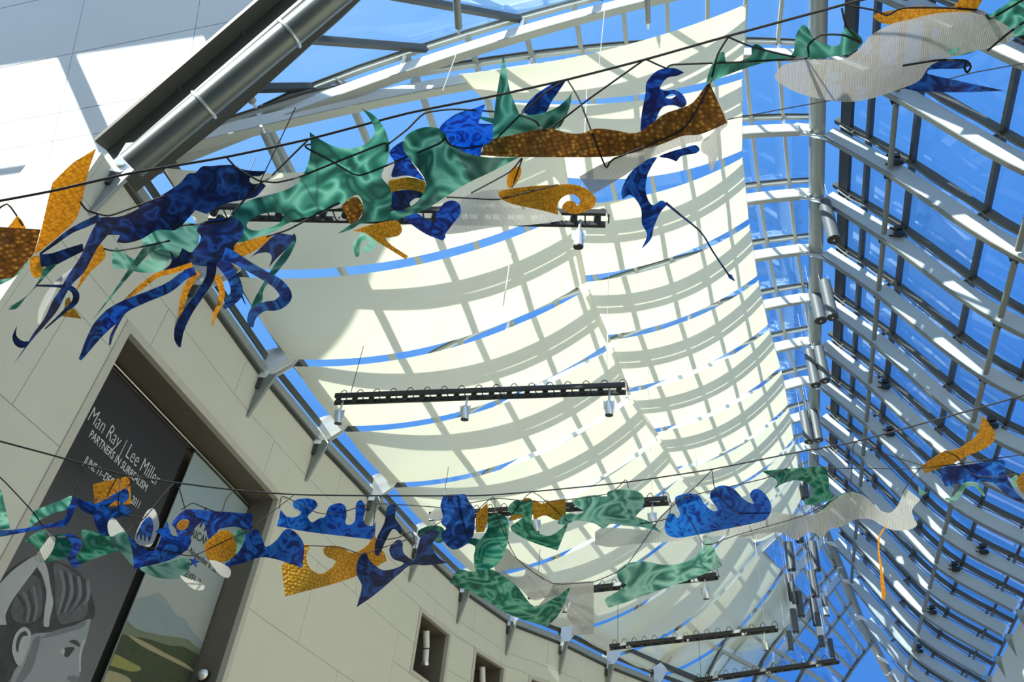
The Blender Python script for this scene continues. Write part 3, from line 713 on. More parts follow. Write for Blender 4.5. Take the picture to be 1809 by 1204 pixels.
land([(225, 1120), (260, 1135), (290, 1152), (325, 1170), (350, 1190), (320, 1175), (285, 1158), (250, 1140)], 'print_path', .008, 'path_print')
land([(180, 1180, 1), (215, 1190), (232, 1204), (215, 1230, 1), (165, 1225, 1)], 'print_path', .008, 'path_print')
words(ban2, 'AMERICAN', (316, 935), (366, 964), 'print_text_black', .15)
words(ban2, 'in', (346, 925), (364, 940), 'print_text_black', .42, shear=.3)
words(ban2, 'July 30\u2013November 6, 2011', (309, 958), (386, 1016), 'print_text_black', .115)
words(ban2, 'LEVEL 2', (322, 1014), (352, 1034), 'print_text_black', .11)
# small dome camera at the foot of the recess jamb
dc = thing('dome_camera', 'black dome camera on the right side of the banner recess', 'camera', RP(RL - .16, .28, 2.72))
c = RP(RL - .13, .22, 2.80); q = MB(); q.tube([c, c - bd * .05], .075, 16); q.build('base', 'black_metal', dc, True)
q = MB(); q.tube([c - bd * .05, c - bd * .075, c - bd * .095, c - bd * .105], [.068, .058, .036, .006], 16); q.build('dome', 'chrome', dc, True)

# spotlights standing in the niches
for k, ((P, L), n_) in enumerate(zip(NP, NICHE)):
    if k == 2: continue
    t_ = thing('niche_spotlight', ['white jointed spotlight in the niche nearest the banners', 'white jointed spotlight in the middle wall niche'][k], 'spotlight', P(L * .5, .3, n_[2] + .4), 'spotlights in the wall niches')
    a = P(L * .55, .22, n_[3] - .16); b = a + bd * .14 - UP * .26; c = b + bd * .06 - UP * .24; d2 = unit(c - b)
    for nm, x, y, r, m_ in (('arm', P(L * .55, .7, n_[3] - .30), a - UP * .05, .02, 'dark_frame'), ('driver_body', a, b, .062, 'lamp_white'), ('joint_ring', b - UP * .0, b + unit(b - a) * .02, .07, 'dark_frame'), ('lamp_body', b + d2 * .03, c, .058, 'lamp_white'), ('lamp_rim', c, c + d2 * .06, .072, 'silver')):
        q = MB(); q.tube([x, y], r, 14); q.build(nm, m_, t_, True)

# ---------------------------------------------------------------- light tracks below the sails
TR = [((365, 374), (1070, 386), 'light track half hidden behind the upper string of cutouts', (1028,)), ((588, 705), (1105, 686), 'long light track in front of the bright middle sails', (607, 829, 1075)),
      ((755, 912), (1180, 884), 'light track behind the dark blue whale cutout of the lower string', (770, 952, 1151)), ((930, 1052), (1267, 1017), 'light track behind the green cutout at the lower centre', (1000, 1245)),
      ((1075, 1143), (1372, 1110), 'light track over the far end of the beige wall', (1350,)), ((1225, 1203), (1480, 1167), 'light track at the lower frame edge, farthest of all', ())]
for k, (pa, pb, lab, spots) in enumerate(TR):
    Z = 6.0; A, B = at_z(*pa, Z), at_z(*pb, Z); d = unit(B - A); L = np.linalg.norm(B - A); sd = unit(np.cross(d, UP))
    t_ = thing('light_track', lab, 'light track', (A + B) / 2, 'light tracks under the sails')
    w = .075
    for s in (-1, 1):
        q = MB(); q.bar(A + sd * s * w + d * (.06 if s > 0 else 0), B + sd * s * w, .035, .06); q.build('rail', 'black_metal', t_)
    n = int(L / .225)
    for j in range(n + 1):
        c = A + d * (.08 + (L - .16) * j / n)
        q = MB(); q.tube([c - UP * .035, c + UP * .05], .036, 10); so_ = q.build('socket', 'black_metal', t_)
        q = MB(); q.tube([c + UP * .04 + d * (.052 * math.cos(a) + .05) + UP * (.105 * math.sin(a)) for a in [math.pi * x / 8 for x in range(9)]], .006, 5); q.build('cable_loop', 'black_metal', so_)
        q = MB(); q.tube([c + d * .11 - sd * (w - .02), c + d * .11 + sd * (w - .02)], .008, 5); q.build('cross_bar', 'black_metal', t_)
    for s in (.06, .94):
        c = A + d * L * s; q = MB(); q.tube([c + UP * .02, c + UP * (.9 if s < .5 else 2.6)], .005 if s < .5 else .003, 5); q.build('hanger_wire', 'black_metal' if s < .5 else 'wire_pale', t_)
    for j, x in enumerate(spots):
        t = min(((abs(pix(A + d * L * u / 100)[0] - x), u / 100) for u in range(101)))[1]; c = A + d * L * t - UP * .03
        sp_ = thing('track_spotlight', 'grey spotlight, %s from the left, on the %s' % (ORD[j], ['track behind the upper string', 'long middle track', 'track behind the navy whale', 'lower centre track', 'track over the far wall end', ''][k]), 'spotlight', c - UP * .3, 'spotlights on the tracks')
        e = c - UP * .17 - d * .01; ax = unit(-UP * .9 - sd * .25)
        q = MB(); q.tube([c, e], .014, 8); q.build('stem', 'silver', sp_)
        for s in (-1, 1): q = MB(); q.bar(e + d * s * .052 + UP * .02, e + d * s * .052 + ax * .09, .012, .03, d); q.build('yoke_arm', 'silver', sp_)
        q = MB(); q.tube([e - ax * .02, e + ax * .03, e + ax * .16], [.03, .05, .05], 16); lb_ = q.build('lamp_body', 'silver', sp_, True)
        q = MB(); q.tube([e + ax * .16, e + ax * .172], .049, 16); q.build('lens_hood', 'black_metal', lb_, True)

# ---------------------------------------------------------------- hanging cylinders along the ridge
CYL = [((1457, 358), (1473, 423), 21), ((1441, 500), (1450, 566), 20), ((1461, 498), (1471, 560), 19), ((1434, 620), (1441, 680), 17), ((1452, 615), (1458, 672), 17), ((1423, 728), (1429, 780), 15), ((1440, 722), (1446, 777), 15),
       ((1416, 845), (1423, 880), 14), ((1412, 940), (1413, 956), 13), ((1395, 958), (1399, 1006), 13), ((1438, 957), (1443, 1007), 13), ((1398, 1014), (1400, 1059), 12), ((1403, 1028), (1404, 1065), 8), ((1414, 1045), (1416, 1088), 11),
       ((1439, 1008), (1441, 1053), 12), ((1442, 1058), (1443, 1104), 11), ((1458, 1053), (1461, 1087), 8.5), ((1404, 1076), (1406, 1116), 11), ((1452, 1082), (1453, 1141), 10), ((1398, 1114), (1398, 1147), 8), ((1470, 1128), (1471, 1160), 8)]
ROOF = [raf(i, t / 40) for i in range(-1, 13) for t in range(12, 41)] + [fin(i, u / 12) for i in range(-1, 14) for u in range(0, 6) if u / 12 >= u_hip(i)]
for k, (a, b, w) in enumerate(CYL):
    D = F_PX * .30 / w * 1.02
    roof = min(((pix(P_)[0] - a[0]) ** 2 + (pix(P_)[1] - a[1]) ** 2, float(np.linalg.norm(P_))) for P_ in ROOF)[1]
    D = min(D, roof * (.84 if k in (17, 19) else .95 if k > 6 else .96))
    dia = w * D / F_PX
    B = at_d(*b, D); lo_, hi_ = .2, 8.0
    for _ in range(40):                                   # length so that the top reaches its place
        mid = (lo_ + hi_) / 2
        if pix(B + UP * mid)[1] > a[1]: lo_ = mid
        else: hi_ = mid
    Lc = lo_
    where = ['topmost of all, beside the ridge tube', 'left one of the upper pair by the ridge tube', 'right one of the upper pair by the ridge tube', 'left one of the second pair, half lit', 'right one of the second pair, sunlit',
             'left one of the third pair', 'right one of the third pair', 'behind the green hooked cutout', 'just under the grey dragon cutout', 'top left of the far cluster', 'top right of the far cluster', 'left edge of the far cluster, second down',
             'thin one tucked behind its left neighbour', 'middle left of the far cluster', 'right row of the far cluster, second down', 'right row of the far cluster, third down', 'rightmost of the far cluster, with pale foot', 'lower left of the far cluster',
             'right row of the far cluster, lowest, with pale band', 'lowest left of the far cluster', 'lowest right of the far cluster'][k]
    t_ = thing('hanging_cylinder', 'grey hanging cylinder, ' + where, 'cylinder', B, 'cylinders hung along the ridge')
    q = MB(); q.tube([B, B + UP * Lc], dia / 2, 20); q.build('shell', 'cylinder_grey', t_, True)
    q = MB(); q.tube([B - UP * .012, B + UP * .02], dia / 2 * .93, 20); bp_ = q.build('bottom_plate', 'black_metal', t_, True)
    q = MB(); q.tube([B - UP * .03, B - UP * .012], .025, 8); q.build('bolt', 'silver', bp_)
    if k in (16, 18): q = MB(); z = .0 if k == 16 else Lc * .3; q.tube([B + UP * z, B + UP * (z + .28)], dia / 2 * 1.02, 20); q.build('pale_band', 'lamp_white', t_, True)
    for s in (-1, 1):
        q = MB(); p = B + UP * Lc + V(.1 * s, 0, 0); q.tube([p, p + UP * max(.6, min(5, 16 - p[2]))], .003, 4); q.build('suspension_wire', 'wire_pale', t_)

# clamp lights sitting on the right fins
for k, (i, u, nm) in enumerate([(1, .345, 'level with the long light track'), (5, .40, 'over the yellow dragon head'), (0, .31, 'topmost, beside the grey disc cutout'), (7, .72, 'just right of the grey dragon head'), (9, .68, 'lower right, on the farther purlin'), (11, .67, 'lowest, by the far end of the purlin'), (8, .33, 'above the orange strand'), (4, .36, 'below the second cylinder pair'), (3, .70, 'above the yellow dragon head'), (6, .8, 'near the right frame edge')]):
    p = fin(i, u, .36) - V(0, .1, 0); t_ = thing('clamp_light', 'black clamp light on a right fin, ' + nm, 'clamp light', p, 'clamp lights on the right fins')
    q = MB(); q.box(p + UP * .0, .16, .1, .1); q.build('clamp', 'black_metal', t_)
    q = MB(); q.tube([p, p - UP * .16], .02, 8); q.build('stem', 'black_metal', t_)
    q = MB(); q.tube([p - UP * .16 + V(-.09, -.03, -.02), p - UP * .16 + V(.05, .03, 0), p - UP * .16 + V(.1, .05, 0)], [.075, .07, .03], 12); lb_ = q.build('lamp_body', 'black_metal', t_, True)
    for s in (-1, 1): q = MB(); q.bar(p - UP * .16 + V(-.09, -.03 + s * .08, -.0), p - UP * .16 + V(-.2, -.05 + s * .12, .05), .05, .012); q.build('barn_door', 'black_metal', lb_)

# struts and ties under the near end of the left slope
for k, (pa, pb, D1, D2, lab) in enumerate([((412, 118), (452, 190), 8.9, 9.3, 'short steel strut under the big tube'), ((461, 222), (505, 320), 9.6, 10.3, 'round steel strut with eye ends left of the green crest'), ((804, -40), (811, 62), 9.8, 10.2, 'round steel strut meeting the first fin at the top edge'), ((1142, -30), (1145, 52), 13.4, 13.6, 'round steel strut at the top edge above the sails')]):
    a, b = at_d(*pa, D1), at_d(*pb, D2); t_ = thing('steel_strut', lab, 'strut', a, 'struts of the left slope'); d = unit(b - a)
    q = MB(); q.tube([a + d * .1, b - d * .1], .045, 12); q.build('rod', 'steel_grey', t_, True)
    for e, s in ((a, 1), (b, -1)): q = MB(); q.tube([e, e + d * s * .06, e + d * s * .13], [.015, .02, .04], 10); q.build('eye_end', 'silver', t_, True)
for pa, pb, D1, D2, lab in [((522, 190), (460, 320), 9.0, 8.6, 'thin tie rod crossing the near roof panes'), ((808, 90), (782, 160), 9.5, 9.3, 'pale thread hanging left of the top sail'), ((1068, 18), (1056, 140), 10.5, 10.2, 'pale thread hanging in front of the top sail'), ((903, 447), (889, 540), 9.0, 8.7, 'fine thread in front of the middle sails')]:
    q = MB(); q.tube([at_d(*pa, D1), at_d(*pb, D2)], .006, 5); tag(q.build('thin_wire', 'black_metal' if 'tie' in lab else 'wire_pale'), lab, 'wire')

# ---------------------------------------------------------------- painted sheet cutouts on two strings
def sheet_mat(name, stops, kind, scale, trans=.45, distort=6., rough=.35, clear=0., bump=0., bands=5.):
    mt = bpy.data.materials.new(name); mt.use_nodes = True; MATS[name] = mt; N = mt.node_tree.nodes; N.clear()
    o = nd(mt, 'ShaderNodeOutputMaterial'); co = nd(mt, 'ShaderNodeTexCoord')
    if kind in ('marble', 'cells'):
        mp = nd(mt, 'ShaderNodeMapping'); mp.inputs['Scale'].default_value = (1, 1, 1.9) if kind == 'marble' else (1, 1, 1); mp.inputs['Rotation'].default_value = (.5, .4, .3)
        nz = nd(mt, 'ShaderNodeTexNoise'); nz.inputs['Scale'].default_value = scale; nz.inputs['Detail'].default_value = 1.0; nz.inputs['Distortion'].default_value = distort
        m1 = nd(mt, 'ShaderNodeMath'); m1.operation = 'MULTIPLY'; m1.inputs[1].default_value = bands; m2_ = nd(mt, 'ShaderNodeMath'); m2_.operation = 'PINGPONG'; m2_.inputs[1].default_value = 1.0
        n2 = nd(mt, 'ShaderNodeTexNoise'); n2.inputs['Scale'].default_value = scale * .6; n2.inputs['Detail'].default_value = 3
        ml = nd(mt, 'ShaderNodeMix'); ml.inputs[0].default_value = .35
        ln(mt, co.outputs['Object'], mp.inputs[0]); ln(mt, mp.outputs[0], nz.inputs['Vector']); ln(mt, co.outputs['Object'], n2.inputs['Vector']); ln(mt, nz.outputs['Fac'], m1.inputs[0]); ln(mt, m1.outputs[0], m2_.inputs[0]); ln(mt, m2_.outputs[0], ml.inputs[2]); ln(mt, n2.outputs['Fac'], ml.inputs[3]); fac = ml.outputs[0]
    elif kind == 'scales':
        vo = nd(mt, 'ShaderNodeTexVoronoi'); vo.inputs['Scale'].default_value = scale; vo.inputs['Randomness'].default_value = .55; ln(mt, co.outputs['Object'], vo.inputs['Vector']); fac = vo.outputs['Distance']
    else:  # ribs
        wv = nd(mt, 'ShaderNodeTexWave'); wv.inputs['Scale'].default_value = scale; wv.inputs['Distortion'].default_value = distort; wv.inputs['Detail'].default_value = 1; wv.inputs['Detail Scale'].default_value = .35
        ln(mt, co.outputs['Object'], wv.inputs['Vector']); fac = wv.outputs['Fac']
    rp = nd(mt, 'ShaderNodeValToRGB')
    for k, (p, c) in enumerate(stops):
        e = rp.color_ramp.elements[k] if k < 2 else rp.color_ramp.elements.new(p); e.position = p; e.color = (*c, 1)
    ln(mt, fac, rp.inputs[0])
    b = nd(mt, 'ShaderNodeBsdfPrincipled'); b.inputs['Roughness'].default_value = rough; tl = nd(mt, 'ShaderNodeBsdfTranslucent'); mx = nd(mt, 'ShaderNodeMixShader'); mx.inputs[0].default_value = trans
    ln(mt, rp.outputs[0], b.inputs['Base Color']); ln(mt, rp.outputs[0], tl.inputs[0]); ln(mt, b.outputs[0], mx.inputs[1]); ln(mt, tl.outputs[0], mx.inputs[2]); last = mx.outputs[0]
    if bump:
        bp = nd(mt, 'ShaderNodeBump'); bp.inputs['Strength'].default_value = bump; bp.inputs['Distance'].default_value = .02; ln(mt, fac, bp.inputs['Height']); ln(mt, bp.outputs[0], b.inputs['Normal'])
    if clear:
        tr = nd(mt, 'ShaderNodeBsdfTransparent'); m2 = nd(mt, 'ShaderNodeMixShader')
        mm = nd(mt, 'ShaderNodeMapRange'); mm.inputs[3].default_value = clear * 1.5; mm.inputs[4].default_value = clear * .45; ln(mt, fac, mm.inputs[0]); ln(mt, mm.outputs[0], m2.inputs[0]); ln(mt, last, m2.inputs[1]); ln(mt, tr.outputs[0], m2.inputs[2]); last = m2.outputs[0]
    ln(mt, last, o.inputs[0]); return mt
sheet_mat('navy', [(.15, (.004, .014, .075)), (.85, (.035, .17, .55)), (.5, (.008, .045, .21)), (.68, (.014, .085, .36))], 'cells', 7, .30, 1.2, bands=5)
sheet_mat('cobalt', [(.15, (.008, .028, .19)), (.85, (.045, .30, .78)), (.42, (.012, .085, .42)), (.62, (.02, .17, .60))], 'cells', 8, .42, 1.4, bands=5)
sheet_mat('azure', [(.12, (.012, .04, .32)), (.8, (.03, .30, .80)), (.36, (.014, .13, .55)), (.5, (.018, .22, .70))], 'cells', 7, .48, 1.8, bands=6)
sheet_mat('teal', [(.12, (.025, .15, .13)), (.88, (.42, .70, .61)), (.40, (.075, .30, .25)), (.62, (.16, .46, .39))], 'marble', 3.4, .5, 1.3, bands=6)
sheet_mat('mint', [(.12, (.06, .24, .20)), (.88, (.62, .84, .75)), (.36, (.17, .46, .39)), (.6, (.36, .66, .575))], 'marble', 2.8, .46, 2.0, bands=6)
sheet_mat('emerald', [(.12, (.012, .12, .09)), (.9, (.42, .60, .50)), (.38, (.02, .27, .19)), (.64, (.10, .42, .31))], 'marble', 3.2, .46, 2.2, bands=6)
sheet_mat('amber', [(.0, (.88, .60, .09)), (1.0, (.40, .21, .012)), (.5, (.70, .42, .035))], 'scales', 44, .45, bump=.6)
sheet_mat('brown_amber', [(.0, (.95, .68, .17)), (.85, (.16, .07, .006)), (.38, (.38, .19, .02))], 'scales', 29, .38, bump=.6)
sheet_mat('ribbed_grey', [(.2, (.38, .38, .35)), (.8, (.60, .60, .565))], 'ribs', 38, .45, 5, clear=.34)
sheet_mat('misty_white', [(.2, (.50, .52, .49)), (.8, (.68, .69, .65))], 'ribs', 30, .5, 7, clear=.30)
sheet_mat('orange', [(.0, (.72, .33, .02)), (1.0, (.50, .20, .01))], 'scales', 30, .4)

def cut_mesh(out, holes, D, tilt, curl, step=None):
    a = np.array(out); lo, hi = a.min(0), a.max(0); cx, cy = (lo + hi) / 2; ext = max(hi - lo)
    step = step or max(5.0, ext / 16)
    V2, F3 = tri_inside(out, holes, step)
    amp, kx, ky, ph = curl
    def dep(x, y): return D * (1 + tilt[0] * (x - cx) / 300 + tilt[1] * (y - cy) / 300) + amp * math.sin(kx * (x - cx) / 100 + ky * (y - cy) / 100 + ph)
    REG.append((lo, hi, [tuple(p) for p in out], dep))
    return solid_from(V2, F3, lambda x, y: at_d(x, y, dep(x, y)), lambda x, y: at_d(x, y, dep(x, y) + .006))
CN = [0]; REG = []
def front_depth(x, y):
    best = None
    for lo, hi, poly, dep in REG:
        if not (lo[0] - 4 < x < hi[0] + 4 and lo[1] - 4 < y < hi[1] + 4): continue
        hit = False
        for ox, oy in ((0, 0), (4, 0), (-4, 0), (0, 4), (0, -4)):
            c = False; n = len(poly); px, py = x + ox, y + oy
            for i in range(n):
                x0, y0 = poly[i]; x1, y1 = poly[(i + 1) % n]
                if (y0 > py) != (y1 > py) and px < (x1 - x0) * (py - y0) / (y1 - y0) + x0: c = not c
            if c: hit = True; break
        if hit:
            v = dep(x, y)
            if best is None or v < best: best = v
    return best
def cut(label, pts, m_, D, tilt=(0, .12), curl=(.05, 2.2, 1.3, 0), holes=(), name='painted_cutout', parent=None, grp='painted cutouts of the upper string', st=False, strands=()):
    random.seed(CN[0]); CN[0] += 1
    tilt = (tilt[0] + random.uniform(-.05, .05), tilt[1] + random.uniform(-.08, .08)); curl = (curl[0], curl[1], curl[2], random.uniform(0, 6))
    out = stroke(pts) if st else cr(pts, 5)
    mb = cut_mesh(out, [cr(h, 4) for h in holes], D, tilt, curl)
    if parent is not None: return mb.build(name, m_, parent, True)
    o = mb.build(name, m_, None, True); tag(o, label, 'cutout', grp); return o
D1, D2 = 5.6, 6.6
U = 'painted cutouts of the upper string'
W_ = dict
# upper string, left to right
cut('tall amber curved blade at the far left, standing upright', [(170, 262, 1), (147, 276), (127, 289), (93, 322, 1), (88, 340), (73, 404), (60, 450, 1), (80, 436), (105, 415), (132, 390), (143, 362), (155, 307)], 'amber', 5.5)
cut('dark brown amber slab cut by the left frame edge', [(-40, 398, 1), (72, 405, 1), (60, 446), (42, 468), (23, 490, 1), (-40, 500, 1)], 'brown_amber', 5.7)  # browner sheet colour stands in for shade on this slab
cut('small pale amber triangle above the dark amber slab', [(30, 381, 1), (40, 391), (44, 408), (9, 408, 1)], 'amber', 5.9)
cut('green sliver under the dark amber slab', [(-10, 492), (24, 478), (46, 460), (48, 465), (25, 490), (-10, 506)], 'mint', 5.8)
cut('navy wavy ray body with a long pointed lance leg', [(178, 384), (217, 381), (259, 360), (290, 342), (317, 324), (332, 307), (345, 305), (357, 294), (372, 293), (410, 291), (421, 297), (441, 301), (454, 302), (471, 302, 1), (465, 307), (458, 311), (444, 312), (441, 320), (449, 325), (462, 323), (470, 328, 1), (454, 346), (440, 351), (408, 357), (388, 364), (365, 378, 1), (345, 371, 1), (332, 386), (310, 406), (279, 406), (250, 422), (225, 429), (206, 428, 1), (212, 415, 1), (192, 415),
     (186, 420), (172, 438), (149, 480), (130, 499), (116, 520), (102, 547), (81, 573), (56, 601), (23, 645, 1), (47, 608), (60, 587), (79, 561), (93, 531), (105, 513), (121, 485), (140, 457), (149, 438), (160, 413), (170, 394)], 'navy', 5.75, curl=(.06, 2.6, 2.1, 0))
cut('navy ribbon strand beside the tall amber blade', [(176, 384, 13), (150, 396, 12), (125, 408, 9), (98, 428, 7), (70, 449, 3)], 'navy', 5.45, st=True)
cut('navy short band crossing left of the lance leg', [(70, 449, 1), (91, 447), (116, 439), (146, 430, 1), (148, 443, 1), (116, 459), (93, 470), (72, 471, 1)], 'navy', 5.6)
cut('small navy hook near the tip of the lance leg', [(30, 575, 1), (22, 594), (26, 608), (35, 614), (44, 613), (52, 603), (40, 602), (29, 592)], 'navy', 5.7)
cut('navy loop strand wound round the lance leg', [(63, 504, 3), (100, 505, 5), (123, 508, 9), (134, 519, 12), (132, 533, 11), (118, 546, 7), (98, 564, 4), (79, 581, 2)], 'navy', 5.62, st=True)
cut('round amber fleck under the short navy band', [(55, 455), (70, 452), (77, 470), (75, 485), (64, 491), (55, 482), (53, 468)], 'amber', 5.8)
cut('teal ribbon ending in a frayed tail at the left', [(100, 466), (79, 473), (72, 489), (56, 513), (35, 531), (9, 545, 1), (20, 541), (14, 547, 1), (30, 544), (47, 524), (67, 503), (86, 482)], 'teal', 5.7)
cut('grey ribbed crescent behind the lance leg', [(130, 473, 2), (103, 497, 8), (85, 525, 14), (73, 550, 11), (69, 572, 4)], 'ribbed_grey', 6.0, st=True)
cut('amber drop with a thin tail right of the lance leg', [(177, 431), (186, 445), (184, 457), (172, 469), (160, 480), (145, 500), (133, 516, 1), (147, 482), (163, 457), (166, 445)], 'amber', 5.9)
cut('amber three-pointed fleck under the navy loop', [(123, 525), (127, 540), (137, 552), (144, 563, 1), (130, 561), (105, 558, 1), (113, 545), (116, 530)], 'amber', 5.85)
cut('mint zebra-striped sheet with an open ring', [(198, 473, 1), (199, 447), (206, 436, 1), (228, 453), (250, 461), (266, 455), (262, 446), (290, 440), (318, 450), (300, 458), (285, 478), (250, 481), (222, 475)], 'mint', 6.1)
cut('long thin teal strand tapering down over the wall', [(285, 432, 6), (262, 440, 16), (245, 459, 12), (220, 492, 7), (197, 522, 3), (166, 562, 1)], 'teal', 5.7, st=True)
cut('pale mint swirled band between the ray body and the octopus', [(253, 435), (255, 415), (275, 402), (300, 397), (325, 392), (350, 398), (352, 412), (350, 428), (345, 442), (320, 448), (300, 443), (275, 441)], 'mint', 5.95)
oc = thing('octopus_cutout', 'blue octopus with long curling arms hanging over the eave', 'cutout', at_d(380, 440, 5.5), U)
P_ = dict(parent=oc)
cut('', [(352, 398), (365, 390), (395, 384), (420, 388), (430, 402), (426, 420), (414, 434), (412, 448), (400, 460), (384, 470), (362, 470), (345, 468), (335, 462), (340, 445), (350, 432), (355, 418), (348, 408)], 'navy', 5.45, name='head', **P_)
cut('', [(322, 438, 1), (336, 446), (350, 452), (352, 465), (330, 468), (303, 478), (282, 482, 1), (302, 464), (300, 442, 1), (312, 456)], 'navy', 5.5, name='web', **P_)
for st_, m_, D in (([(345, 478, 15), (325, 487, 15), (297, 508, 18), (259, 524, 18), (222, 540, 21), (197, 559, 30), (176, 580, 27), (159, 605, 18), (148, 624, 10), (141, 635, 5)], 'cobalt', 5.3),
                  ([(222, 548, 3), (206, 575, 5), (197, 594, 6), (194, 609, 3)], 'cobalt', 5.35),
                  ([(374, 462, 18), (371, 490, 16), (352, 522, 14), (334, 547, 16), (318, 578, 18), (315, 599, 14), (318, 613, 3)], 'navy', 5.2),
                  ([(395, 448, 24), (412, 454, 20), (442, 472, 17), (470, 488, 17), (493, 503, 20), (505, 523, 22), (490, 538, 19), (468, 541, 16), (453, 549, 17), (444, 562, 15), (443, 578, 9)], 'cobalt', 5.3),
                  ([(388, 460, 22), (400, 472, 22), (414, 495, 21), (418, 517, 22), (406, 533, 17), (395, 544, 4)], 'cobalt', 5.35),
                  ([(424, 516, 5), (434, 538, 1)], 'cobalt', 5.4),
                  ([(340, 467, 8), (306, 478, 9), (278, 486, 9), (250, 506, 10), (219, 532, 4)], 'amber', 5.42),
                  ([(350, 480, 12), (332, 505, 12), (322, 533, 10), (318, 562, 7)], 'amber', 5.4),
                  ([(381, 486, 12), (391, 508, 11), (390, 531, 10), (381, 552, 8), (375, 575, 2)], 'amber', 5.25),
                  ([(390, 459, 12), (405, 469, 13), (418, 481, 10)], 'amber', 5.45)):
    cut('', st_, m_, D, name='arm', st=True, **P_)
cut('amber wedge behind the octopus head', [(408, 435), (440, 424), (470, 416), (479, 419), (455, 440), (428, 454, 1), (414, 446)], 'amber', 5.9)
cut('navy forked fish tail right of the octopus', [(495, 412), (521, 416, 1), (509, 436), (489, 456), (475, 472, 1), (480, 456), (476, 447), (464, 446), (450, 450), (440, 457, 1), (466, 432), (481, 418)], 'navy', 5.7)
cut('teal ribbon hanging from the navy fish tail', [(519, 412), (523, 426), (509, 456), (485, 486), (466, 511), (462, 533), (438, 555, 1), (450, 527), (466, 498), (487, 464), (508, 436)], 'teal', 5.85)
cut('grey ribbed sheet behind the big teal crest', [(440, 352), (455, 335), (470, 321), (500, 313), (540, 310), (560, 330), (520, 350), (470, 362)], 'ribbed_grey', 6.0)
cut('big teal sheet with a curved horn crest and an oval hole', [(405, 420), (404, 398), (412, 373), (442, 353), (483, 342), (516, 330), (533, 313), (545, 286), (549, 261), (547, 233, 1), (564, 245), (587, 257), (610, 262), (635, 259), (653, 249), (662, 232), (657, 216), (647, 201), (637, 190, 1), (657, 201), (672, 216), (682, 234), (688, 259), (684, 286), (674, 311), (688, 330), (692, 346), (690, 372), (684, 388), (640, 394), (620, 405), (596, 413, 1), (620, 396), (637, 385), (641, 367), (639, 352), (629, 344), (606, 358), (582, 369), (560, 380), (529, 386), (505, 396), (485, 408), (455, 418), (425, 428)],
    'teal', 5.4, holes=[[(437, 394), (452, 382), (477, 375), (500, 378), (497, 390), (483, 400), (454, 407), (438, 403)]], curl=(.08, 2.0, 1.6, 0))
cut('brown sheet seen in the gap of the big teal crest', [(628, 347), (604, 363), (612, 380), (620, 396), (634, 386), (642, 367)], 'brown_amber', 5.75)
cut('teal wing sheet with a long point toward the right', [(713, 249), (720, 237), (740, 227), (759, 224), (777, 227), (787, 235), (792, 250), (820, 268), (850, 276), (885, 279), (919, 277, 1), (895, 289), (869, 303), (829, 322), (788, 347), (757, 367), (724, 380), (688, 390), (690, 374), (715, 368), (735, 358), (748, 340), (752, 322), (740, 300), (722, 278), (712, 262)], 'teal', 5.5, curl=(.08, 2.0, 1.6, 0))
cut('blue marbled wedge between the two teal sheets', [(688, 268), (712, 249), (714, 262), (728, 287), (743, 307), (752, 320, 1), (719, 310), (692, 312), (697, 287)], 'cobalt', 5.75)
cut('amber arch inside the teal wing', [(686, 321), (701, 316), (724, 313), (745, 318), (752, 323), (748, 342), (730, 336), (706, 335), (692, 341)], 'amber', 5.7)
cut('navy eye shape under the amber arch', [(692, 341), (715, 335), (737, 337), (748, 342), (746, 349), (734, 350), (724, 358), (726, 367), (715, 373), (699, 372), (690, 362)], 'navy', 5.65)
cut('small grey ribbed wedge beside the blue wedge', [(671, 310), (684, 292), (697, 286), (694, 305), (684, 321)], 'ribbed_grey', 5.8)
cut('bright blue marbled fish head under the rope', [(777, 225), (799, 205), (817, 197), (835, 192), (857, 184, 1), (851, 201), (845, 218, 1), (871, 219, 1), (869, 247), (853, 259), (849, 275), (841, 289), (825, 298), (811, 295), (801, 269), (789, 241)], 'azure', 5.35)
cut('teal spiked crown with one tall spike', [(803, 187, 1), (823, 196), (849, 205), (872, 209, 1), (877, 170), (883, 134), (889, 96, 1), (894, 120), (901, 160), (917, 201, 1), (939, 203), (964, 198), (986, 188), (1002, 174), (1011, 162, 1), (1006, 190), (996, 213), (986, 226), (945, 236), (899, 245), (869, 248, 1), (871, 218, 1), (851, 211)], 'teal', 5.45)
cut('cobalt blade leaning right of the spiked crown', [(921, 197, 1), (939, 174), (959, 158), (986, 143), (1001, 141, 1), (988, 160), (974, 180), (964, 198), (943, 206)], 'cobalt', 5.6)
cut('long brown bumpy sheet with a flared right end', [(849, 274, 1), (856, 249, 1), (902, 239), (966, 227), (1003, 235), (1029, 235), (1053, 227), (1086, 230), (1123, 235), (1153, 217), (1176, 200), (1206, 190), (1225, 180), (1248, 150), (1254, 147, 1), (1285, 217, 1), (1238, 237), (1206, 240), (1170, 254), (1120, 270), (1069, 277), (902, 277)], 'brown_amber', 5.25)
cut('grey ribbed strip under the long brown sheet', [(1023, 312, 1), (1069, 287), (1136, 264), (1206, 240), (1238, 238), (1240, 248), (1206, 256), (1153, 277), (1103, 310), (1046, 344, 1)], 'ribbed_grey', 5.4)
cut('grey ribbed drape hanging at the flared brown end', [(1283, 165), (1275, 185), (1286, 217), (1272, 235), (1270, 268), (1258, 302), (1252, 290), (1250, 275), (1240, 268), (1240, 250), (1262, 230), (1270, 195)], 'ribbed_grey', 5.5)
